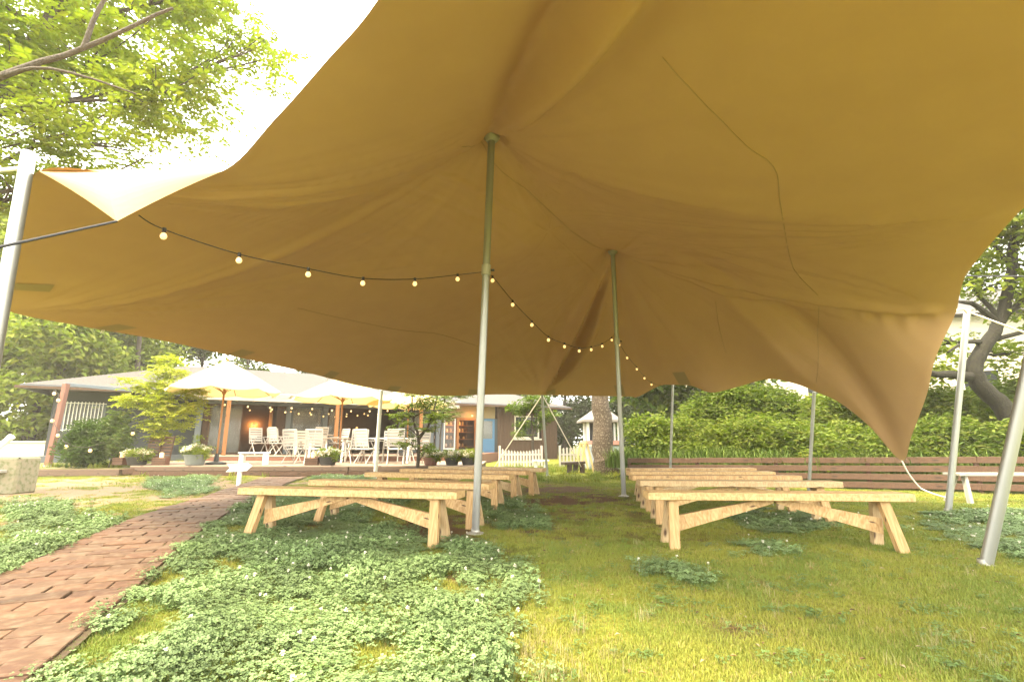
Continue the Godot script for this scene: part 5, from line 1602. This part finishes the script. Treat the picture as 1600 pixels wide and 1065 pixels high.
func umbrella(label: String, at: Vector3, rim: float, apex: float, r: float, turn: float):
	var t := thing("garden_umbrella", label, "umbrella", at, turn, "cream garden umbrellas on the deck")
	part("pole", tube_mesh([V(0, 0, 0), V(0, apex + 0.03, 0)], 0.026, 10), M.orange_wood_up, t)
	var fb := MB.new(); fb.lathe([Vector2(0, 0), Vector2(0.26, 0), Vector2(0.26, 0.05), Vector2(0.07, 0.09), Vector2(0.05, 0.3), Vector2(0, 0.3)], 18)
	part("base", fb.mesh(), M.dark_metal, t)
	var cb := MB.new()
	var N := 8; var R := 7
	for k in N:
		for i in R:
			for j in 4:
				var q := []
				for e in [[i, j], [i + 1, j], [i + 1, j + 1], [i, j + 1]]:
					var s: float = e[0] / float(R); var u: float = e[1] / 4.0
					var a := TAU * k / N; var b := TAU * (k + 1) / N
					var p := V(cos(a), 0, sin(a)).lerp(V(cos(b), 0, sin(b)), u) * s * r
					# panels hang a little between the ribs
					p.y = lerpf(apex, rim, pow(s, 1.12)) - 0.07 * s * 4.0 * u * (1 - u) * s
					q.append(p)
				cb.tri(q[0], q[1], q[2]); cb.tri(q[0], q[2], q[3])
	for k in N:
		var a := TAU * k / N; var b := TAU * (k + 1) / N
		for j in 4:
			var p0 := V(cos(a), 0, sin(a)).lerp(V(cos(b), 0, sin(b)), j / 4.0) * r; var p1 := V(cos(a), 0, sin(a)).lerp(V(cos(b), 0, sin(b)), (j + 1) / 4.0) * r
			p0.y = rim - 0.28 * (j / 4.0) * (1 - j / 4.0); p1.y = rim - 0.28 * ((j + 1) / 4.0) * (1 - (j + 1) / 4.0)
			cb.quad(p0, p1, p1 - V(0, 0.025, 0), p0 - V(0, 0.025, 0))
	part("canopy", cb.mesh(), M.umbrella, t)
	for k in N:
		var a := TAU * k / N
		var o := V(cos(a), 0, sin(a))
		var rb := part("rib", tube_mesh([V(0, apex - 0.05, 0), o * r * 0.98 + V(0, rim - 0.025, 0)], 0.013, 5), M.orange_wood, t)
		part("strut", tube_mesh([V(0, rim - 0.05, 0) + o * 0.04, o * r * 0.5 + V(0, lerpf(apex, rim, 0.5) - 0.05, 0)], 0.011, 5), M.orange_wood, rb)
	var hub := MB.new(); hub.lathe([Vector2(0.026, -0.06), Vector2(0.055, -0.05), Vector2(0.055, 0.03), Vector2(0.026, 0.04)], 12)
	part("hub", hub.mesh(), M.orange_wood, t, Transform3D(Basis.IDENTITY, V(0, rim - 0.05, 0)))

func make_chair(m: Material) -> Node3D:
	var t := thing("garden_chair", "chair", "chair", Vector3.ZERO, 0.0, "white slatted garden chairs on the deck")
	var sb := MB.new()
	for k in 6: sb.box(V(0, 0.43 - k * 0.004, 0.22 - k * 0.085), V(0.46, 0.018, 0.07), Basis.IDENTITY, 0.003)
	sb.box(V(-0.2, 0.41, 0.0), V(0.03, 0.03, 0.48)); sb.box(V(0.2, 0.41, 0.0), V(0.03, 0.03, 0.48))
	part("seat", sb.mesh(), m, t)
	var bb := MB.new()
	var bs := Basis(Vector3.RIGHT, -0.22)
	for k in 5: bb.box(V(0, 0.52 + k * 0.085, -0.25 - k * 0.019), V(0.44, 0.062, 0.016), bs, 0.003)
	for s in [-0.225, 0.225]: bb.box(V(s, 0.66, -0.285), V(0.032, 0.54, 0.03), bs, 0.003)
	bb.box(V(0, 0.945, -0.345), V(0.48, 0.06, 0.022), bs, 0.006)
	part("backrest", bb.mesh(), m, t)
	for s in [-1.0, 1.0]:
		part("leg", tube_mesh([V(s * 0.235, 0, 0.30), V(s * 0.235, 0.62, -0.16)], 0.018, 4), m, t)
		part("leg", tube_mesh([V(s * 0.215, 0, -0.32), V(s * 0.215, 0.63, 0.20)], 0.018, 4), m, t)
		part("armrest", box_mesh(V(0.055, 0.022, 0.52), 0.005), m, t, Transform3D(Basis.IDENTITY, V(s * 0.24, 0.645, 0.0)))
	return t

func make_table(label: String, at: Vector3, turn: float, l: float, m: Material, legs: Material):
	var t := thing("garden_table", label, "table", at, turn, "slatted garden tables on the deck")
	for k in 6: part("slat", box_mesh(V(l, 0.026, 0.115), 0.003), m, t, Transform3D(Basis.IDENTITY, V(0, 0.72, -0.31 + k * 0.124)))
	for s in [-1.0, 1.0]:
		for f in [-1.0, 1.0]:
			board("leg", t, V(s * (l * 0.5 - 0.22), 0.0, f * 0.36), V(s * (l * 0.5 - 0.22), 0.70, f * 0.16), 0.055, 0.04, legs, Vector3.RIGHT)
		board("stretcher", t, V(s * (l * 0.5 - 0.22), 0.28, -0.27), V(s * (l * 0.5 - 0.22), 0.28, 0.27), 0.05, 0.03, legs)
		board("cleat", t, V(s * (l * 0.5 - 0.22), 0.685, -0.34), V(s * (l * 0.5 - 0.22), 0.685, 0.34), 0.04, 0.04, legs)

func planter(label: String, at: Vector3, r: float, hgt: float, m: Material, spread: float, hi: float, tall := false):
	var t := thing("flower_pot", label, "flower pot", at, 0.0, "flower pots along the deck edge")
	var b := MB.new()
	b.lathe([Vector2(0, 0), Vector2(r * 0.72, 0), Vector2(r * 0.80, hgt * 0.1), Vector2(r, hgt * 0.92), Vector2(r * 1.07, hgt * 0.93), Vector2(r * 1.07, hgt), Vector2(r * 0.9, hgt), Vector2(r * 0.85, hgt * 0.85), Vector2(0, hgt * 0.85)], 18)
	part("pot", b.mesh(), m, t)
	var lv := [leaf_mesh(41, 14, 0.09, 0.05, 0.025, 0.5), leaf_mesh(42, 14, 0.09, 0.045, 0.028, 0.5)]
	var bl := [[V(0, hgt + hi * 0.35, 0), V(spread, hi * 0.45, spread), 90], [V(spread * 0.6, hgt, 0.05), V(spread * 0.5, hi * 0.4, spread * 0.5), 40]]
	if tall: bl.append([V(0, hgt + hi * 1.1, 0), V(0.06, hi * 0.5, 0.06), 14])
	crown(t, "foliage", bl, lv, M.leaf, Color(0.14, 0.19, 0.03), Color(0.25, 0.28, 0.045), -0.5, 10.0)
	var fl := [leaf_mesh(43, 9, 0.05, 0.035, 0.032, 0.8)]
	var fb := []
	for k in 16:
		var a := rng.randf() * TAU; var d := sqrt(rng.randf()) * spread
		fb.append([V(cos(a) * d, hgt + hi * (0.75 - 0.4 * d / spread), sin(a) * d), V(0.06, 0.05, 0.06), 7])
	crown(t, "blossom", fb, fl, M.blossom_vc, Color(0.62, 0.58, 0.56), Color(0.74, 0.72, 0.68), -0.9, 10.0)

func crate_lantern(label: String, at: Vector3):
	var t := thing("candle_crate", label, "candle box", at, rng.randf_range(-0.2, 0.2), "candle boxes on the deck edge")
	for k in 3: part("slat", box_mesh(V(0.34, 0.055, 0.02), 0.003), M.brown_wood, t, Transform3D(Basis.IDENTITY, V(0, 0.035 + k * 0.065, 0.12)))
	part("box", box_mesh(V(0.32, 0.19, 0.215)), M.deck_red, t, Transform3D(Basis.IDENTITY, V(0, 0.1, 0)))
	var g := MB.new(); g.lathe([Vector2(0, 0), Vector2(0.05, 0), Vector2(0.05, 0.12), Vector2(0.035, 0.13), Vector2(0, 0.13)], 12)
	part("candle_light", g.mesh(), M.bulb, t, Transform3D(Basis.IDENTITY, V(0, 0.20, 0)))

func build_furniture():
	umbrella("large cream umbrella on wooden pole at the left of the deck", V(-8.28, 0.268, -14.35), 2.06, 2.92, 1.5, 0.3)
	umbrella("cream umbrella on wooden pole in the middle of the deck", V(-5.55, 0.268, -16.4), 2.0, 2.75, 1.6, 0.1)
	umbrella("rear cream umbrella partly hidden behind the forked maple", V(-3.75, 0.42, -18.2), 1.78, 2.45, 1.5, 0.5)
	make_table("slatted table behind the leftmost pair of chairs", V(-7.6, 0.43, -19.2), 0.5, 1.5, M.grey_plank, M.white_paint)
	make_table("slatted table beneath the middle umbrella", V(-5.7, 0.268, -15.8), 0.15, 1.4, M.grey_plank, M.white_paint)
	make_table("pale slatted table behind the forked maple", V(-3.6, 0.268, -15.4), 0.1, 1.4, M.white_paint, M.white_paint)
	var proto := make_chair(M.chair_paint)
	var list := [[-9.25, 0.43, -18.6, 0.9, "leftmost white slatted chair on the upper deck step"], [-8.75, 0.43, -19.0, 1.1, "white slatted chair second from the left on the upper deck"], [-8.3, 0.43, -18.2, 2.6, "white slatted chair turned towards the leftmost table"], [-7.0, 0.43, -18.3, -2.4, "white slatted chair right of the leftmost table"], [-6.7, 0.43, -19.6, -0.6, "white slatted chair at the back of the leftmost table"],
		[-6.35, 0.268, -15.0, 2.9, "weathered slatted chair in front of the middle umbrella table"], [-5.75, 0.268, -14.85, 3.4, "slatted chair with wide back at the deck's front, left of the dark pot"], [-6.7, 0.268, -16.5, 0.8, "white slatted chair left behind the middle umbrella table"], [-5.1, 0.268, -16.7, -0.2, "white rounded chair behind the middle umbrella table"], [-4.6, 0.268, -15.1, 3.7, "white slatted chair right of the middle umbrella pole"],
		[-4.15, 0.268, -14.7, 2.7, "white slatted chair just left of the white wrapped pole"], [-3.3, 0.268, -14.55, 3.3, "white slatted chair just right of the white wrapped pole"], [-2.75, 0.268, -15.0, -2.6, "white slatted chair directly behind the forked maple"], [-3.9, 0.268, -16.4, 0.2, "white slatted chair at the back of the pale table"]]
	for k in list.size():
		var e: Array = list[k]
		var o: Node3D = proto if k == 0 else dup(proto, "garden_chair", e[4])
		o.set_meta("label", e[4]); o.position = V(e[0], e[1], e[2]); o.rotation.y = e[3]
	planter("dark oval pot of white flowers at the deck's left end", V(-10.05, 0.268, -13.75), 0.26, 0.22, M.dark_pot, 0.34, 0.26)
	planter("large grey pot with spilling white flowers", V(-8.5, 0.268, -13.75), 0.28, 0.28, M.grey_pot, 0.38, 0.34, true)
	planter("dark pot with low white flowers right of the weathered chairs", V(-4.95, 0.268, -13.78), 0.24, 0.22, M.dark_pot, 0.30, 0.28)
	planter("reddish box pot with white flowers beside the forked maple", V(-2.18, 0.268, -13.75), 0.20, 0.20, M.red_wood, 0.28, 0.26, true)
	planter("dark pot with white flowers, middle of the trio by the doorway", V(-1.62, 0.268, -13.85), 0.20, 0.20, M.dark_pot, 0.26, 0.24)
	planter("dark pot with white flowers nearest the tall front tent pole", V(-1.18, 0.268, -13.85), 0.20, 0.20, M.dark_pot, 0.26, 0.26)
	crate_lantern("wooden candle box left of the dark oval pot", V(-10.55, 0.268, -13.85))
	crate_lantern("wooden candle box between the two left flower pots", V(-9.45, 0.268, -13.8))
	crate_lantern("wooden candle box left of the dark middle pot", V(-5.35, 0.268, -13.75))
	# two slatted wooden panels leaning on the deck
	for k in 2:
		var t := thing("slatted_panel", ["left of two slatted wooden panels leaning by the maple", "right of two slatted wooden panels leaning by the maple"][k], "panel", V(-9.85 + k * 0.34, 0.268, -14.0), 0.25 - k * 0.35, "slatted panels on the deck")
		for s in [-0.15, 0.15]: board("upright", t, V(s, 0, 0), V(s * 0.9, 0.78, -0.12), 0.035, 0.03, M.brown_wood, Vector3.RIGHT)
		for j in 8: part("slat", box_mesh(V(0.3, 0.055, 0.014), 0.002), M.brown_wood, t, Transform3D(Basis(Vector3.RIGHT, -0.15), V(0, 0.13 + j * 0.085, 0.01 - j * 0.013)))
	# white arrow sign
	var sg := thing("arrow_sign", "white wooden arrow sign on a short post by the path", "sign", V(-5.55, 0, -10.5))
	part("post", box_mesh(V(0.075, 0.62, 0.06), 0.006), M.white_paint, sg, Transform3D(Basis.IDENTITY, V(0, 0.29, 0)))
	var ab := MB.new()
	ab.prism(V2([-0.26, -0.075, 0.16, -0.075, 0.27, 0.02, 0.16, 0.085, -0.24, 0.075, -0.18, 0.0]), -0.012, 0.012)
	part("arrow_board", ab.mesh(), M.white_paint, sg, Transform3D(Basis(Vector3.BACK, 0.05), V(0.0, 0.36, 0.05)))
	var wt := thing("low_white_stand", "low white timber stand on the deck behind the arrow sign", "stand", V(-7.05, 0.268, -14.0))
	part("top", box_mesh(V(0.75, 0.04, 0.3), 0.004), M.white_paint, wt, Transform3D(Basis.IDENTITY, V(0, 0.32, 0)))
	for s in [-0.32, 0.32]: part("leg", box_mesh(V(0.05, 0.3, 0.26), 0.004), M.white_paint, wt, Transform3D(Basis.IDENTITY, V(s, 0.15, 0)))
	# cafe string lights
	var H := Transform3D(Basis(Vector3.UP, 0.5145), V(-12.4, 0, -19.8))
	var runs := [["string of warm bulbs under the front pergola beam", V(0.2, 2.33, 2.55), V(9.8, 2.33, 2.55), 13, 0.10], ["string of warm bulbs across the middle of the pergola", V(2.0, 2.3, 2.4), V(7.5, 2.35, 0.3), 11, 0.28], ["string of warm bulbs along the cafe header", V(0.3, 2.36, 0.25), V(9.5, 2.36, 0.25), 12, 0.14]]
	for r in runs:
		var pts := []
		for k in r[3] + 1:
			var t: float = k / float(r[3])
			pts.append(H * (r[1].lerp(r[2], t) - V(0, r[4] * 4 * t * (1 - t) + 0.05 * absf(sin(t * 9.0)), 0)))
		festoon(r[0], [pts], pts.slice(1, r[3]), 0.034, "string lights of the cafe")
	var gp := [V(-13.3, 2.35, -14.5), V(-13.05, 2.15, -14.4), V(-12.75, 1.55, -14.0), V(-12.3, 1.15, -13.75), V(-11.9, 0.85, -13.6), V(-11.2, 0.75, -13.55), V(-10.4, 1.2, -13.9), V(-9.4, 1.5, -14.5)]
	festoon("string of warm bulbs drooping over the dark round shrub", [gp], gp.slice(0, 7), 0.045, "string lights of the cafe")

# ---------------------------------------------------------------- things beyond the tent
func build_far():
	for f in [[-0.45, 1.08, 15, "left section of white picket fence with dipping top, before the brown wall", -0.10], [1.75, 2.75, 9, "right section of white picket fence beside the yellow trestle", 0.04]]:
		var t := thing("picket_fence", f[3], "fence", V(f[0], 0, -18.6), 0.0, "white picket fence sections")
		var l: float = f[1] - f[0]
		for k in int(f[2]):
			var u: float = k / float(f[2] - 1)
			var hgt: float = 0.66 + f[4] * sin(u * PI) + (0.05 if k == 0 else 0.0)
			var b := MB.new(); b.prism(V2([-0.034, 0, 0.034, 0, 0.034, hgt - 0.05, 0, hgt, -0.034, hgt - 0.05]), -0.01, 0.01)
			part("picket", b.mesh(), M.chair_paint, t, Transform3D(Basis.IDENTITY, V(u * l, 0.02, 0.02)))
		for y in [0.18, 0.45]: part("rail", box_mesh(V(l, 0.06, 0.02)), M.chair_paint, t, Transform3D(Basis.IDENTITY, V(l * 0.5, y, 0)))
		for x in [0.0, l]: part("post", box_mesh(V(0.08, 0.8, 0.08), 0.006), M.chair_paint, t, Transform3D(Basis.IDENTITY, V(x, 0.36, -0.055)))
	# kiosk
	var k := thing("garden_kiosk", "small kiosk with pale grey roof partly hidden by the big trunk", "kiosk", V(2.98, 0, -17.2))
	part("lower_wall", box_mesh(V(1.05, 0.75, 0.9)), M.pale_blue, k, Transform3D(Basis.IDENTITY, V(0.05, 0.375, 0)))
	part("back_panel", box_mesh(V(0.94, 0.62, 0.04)), M.dark_grey, k, Transform3D(Basis.IDENTITY, V(0.05, 1.24, -0.3)))
	part("counter", box_mesh(V(1.2, 0.14, 1.0), 0.01), M.pink_wood, k, Transform3D(Basis.IDENTITY, V(0.03, 0.86, 0)))
	for s in [[-0.46, 0.4], [0.56, 0.4], [-0.46, -0.4], [0.56, -0.4]]: part("corner_post", box_mesh(V(0.09, 0.66, 0.09), 0.005), M.white_paint, k, Transform3D(Basis.IDENTITY, V(s[0], 1.26, s[1])))
	var rb := MB.new()
	var q := [V(-0.69, 1.60, 0.7), V(0.62, 1.60, 0.7), V(0.62, 1.60, -0.7), V(-0.69, 1.60, -0.7)]
	for i in 4: rb.tri(q[i], q[(i + 1) % 4], V(0.05, 2.15, 0))
	rb.quad(q[0] - V(0, 0.07, 0), q[1] - V(0, 0.07, 0), q[2] - V(0, 0.07, 0), q[3] - V(0, 0.07, 0), Vector3.DOWN)
	for i in 4: rb.quad(q[i], q[(i + 1) % 4], q[(i + 1) % 4] - V(0, 0.07, 0), q[i] - V(0, 0.07, 0))
	part("roof", rb.mesh(), M.pale_roof, k)
	# yellow trestle
	var y := thing("yellow_trestle", "pale yellow wooden A frame trestle left of the big trunk", "trestle", V(2.2, 0, -15.1))
	for z in [0.0, -1.1]:
		for s in [-1.0, 1.0]: board("leg", y, V(s * 0.21, 0, z), V(s * 0.02, 0.86, z), 0.055, 0.045, M.yellow_wood)
	board("top_rail", y, V(0, 0.86, 0.08), V(0, 0.86, -1.2), 0.06, 0.05, M.yellow_wood)
	# dark log bench
	var lb := thing("log_bench", "dark rustic log bench on the grass near the big trunk", "bench", V(1.75, 0, -14.75), 0.35)
	board("seat", lb, V(-0.32, 0.28, 0), V(0.34, 0.30, 0), 0.07, 0.26, M.dark_wood)
	for x in [-0.12, 0.1, 0.27]: part("leg", box_mesh(V(0.11, 0.27, 0.16), 0.02), M.dark_wood, lb, Transform3D(Basis(Vector3.BACK, rng.randf_range(-0.15, 0.15)), V(x, 0.12, rng.randf_range(-0.05, 0.05))))
	# small white table
	var w := thing("small_white_table", "small white table beside the thin white pole", "table", V(0.85, 0, -15.3))
	part("top", box_mesh(V(0.5, 0.03, 0.35), 0.004), M.white_paint, w, Transform3D(Basis.IDENTITY, V(0, 0.34, 0)))
	for s in [-0.14, 0.14]: part("leg", box_mesh(V(0.09, 0.33, 0.09), 0.004), M.white_paint, w, Transform3D(Basis.IDENTITY, V(s, 0.16, 0)))
	# folded slat chair against the trunk
	var fc := thing("folded_chair", "folded reddish slatted chair leaning right of the big trunk", "chair", V(3.35, 0, -13.9), 0.2)
	for i in 4: board("slat", fc, V(-0.13 + i * 0.09, 0.0, 0.12), V(-0.12 + i * 0.085, 0.62, -0.05), 0.06, 0.02, M.red_wood, Vector3.RIGHT)
	for yy in [0.15, 0.5]: board("cross_bar", fc, V(-0.17, yy, 0.06 - yy * 0.25), V(0.18, yy, 0.06 - yy * 0.25), 0.04, 0.02, M.brown_wood)
	# white bench by the slat fence
	var wb := thing("white_bench", "weathered white bench by the slat fence at the right edge", "bench", V(7.0, 0, -7.45), 0.0)
	for i in 2: part("seat_board", box_mesh(V(1.35, 0.035, 0.14), 0.004), M.old_white, wb, Transform3D(Basis.IDENTITY, V(0.02, 0.405, -0.075 + i * 0.15)))
	for s in [-1.0, 1.0]:
		for f in [-1.0, 1.0]: board("leg", wb, V(s * 0.62, 0, f * 0.2), V(s * 0.53, 0.385, f * 0.07), 0.07, 0.045, M.old_white, Vector3.BACK)
	# block and pale pipe at the left edge
	var cb := thing("mossy_block", "mossy concrete block at the left edge of the picture", "block", V(-8.75, 0, -8.9), 0.15)
	part("block", box_mesh(V(0.75, 0.62, 0.5), 0.03), M.mossy_stone, cb, Transform3D(Basis.IDENTITY, V(-0.02, 0.3, 0)))
	part("ledge", box_mesh(V(0.5, 0.05, 0.2), 0.01), M.stone, cb, Transform3D(Basis.IDENTITY, V(-0.05, 0.38, 0.3)))
	var pp := thing("white_pipe", "white pipe leaning up from the mossy block", "pipe", V(-8.95, 0.6, -8.8))
	part("tube", tube_mesh([V(-0.45, -0.35, 0), V(0.2, 0.33, -0.05)], 0.05, 10), M.white_paint, pp)
	part("end_cap", tube_mesh([V(0.2, 0.33, -0.05), V(0.23, 0.36, -0.052)], 0.056, 10), M.white_paint, pp)
	# low pale wall at far left
	var lw := thing("low_pale_wall", "low pale concrete wall at the far left before the woodland", "wall", V(-20.3, 0, -19.5), 0.05)
	part("wall", box_mesh(V(8.0, 0.85, 0.3)), M.cream, lw, Transform3D(Basis.IDENTITY, V(0, 0.42, 0)))
	part("coping", box_mesh(V(8.1, 0.08, 0.4), 0.01), M.stone, lw, Transform3D(Basis.IDENTITY, V(0, 0.89, 0)))
	# pale house beyond the bank
	var ph := thing("pale_house", "pale rendered house beyond the hedge at the right", "building", V(17.0, 1.2, -23.0), -0.35)
	part("wall", box_mesh(V(11.0, 4.6, 6.0)), M.cream, ph, Transform3D(Basis.IDENTITY, V(0, 2.3, 0)))
	var pr := MB.new()
	pr.prism(V2([-3.6, 4.62, 3.6, 4.62, 0, 6.4]), -5.9, 5.9, Transform3D(Basis(Vector3.UP, PI / 2), Vector3.ZERO))
	part("roof", pr.mesh(), M.roof, ph)
	for wx in [-3.6, -1.0, 1.8]: window(ph, "window", wx, wx + 1.3, 1.2, 2.5, 3.03, M.white_paint, 0.09, 0, M.dark_glass)
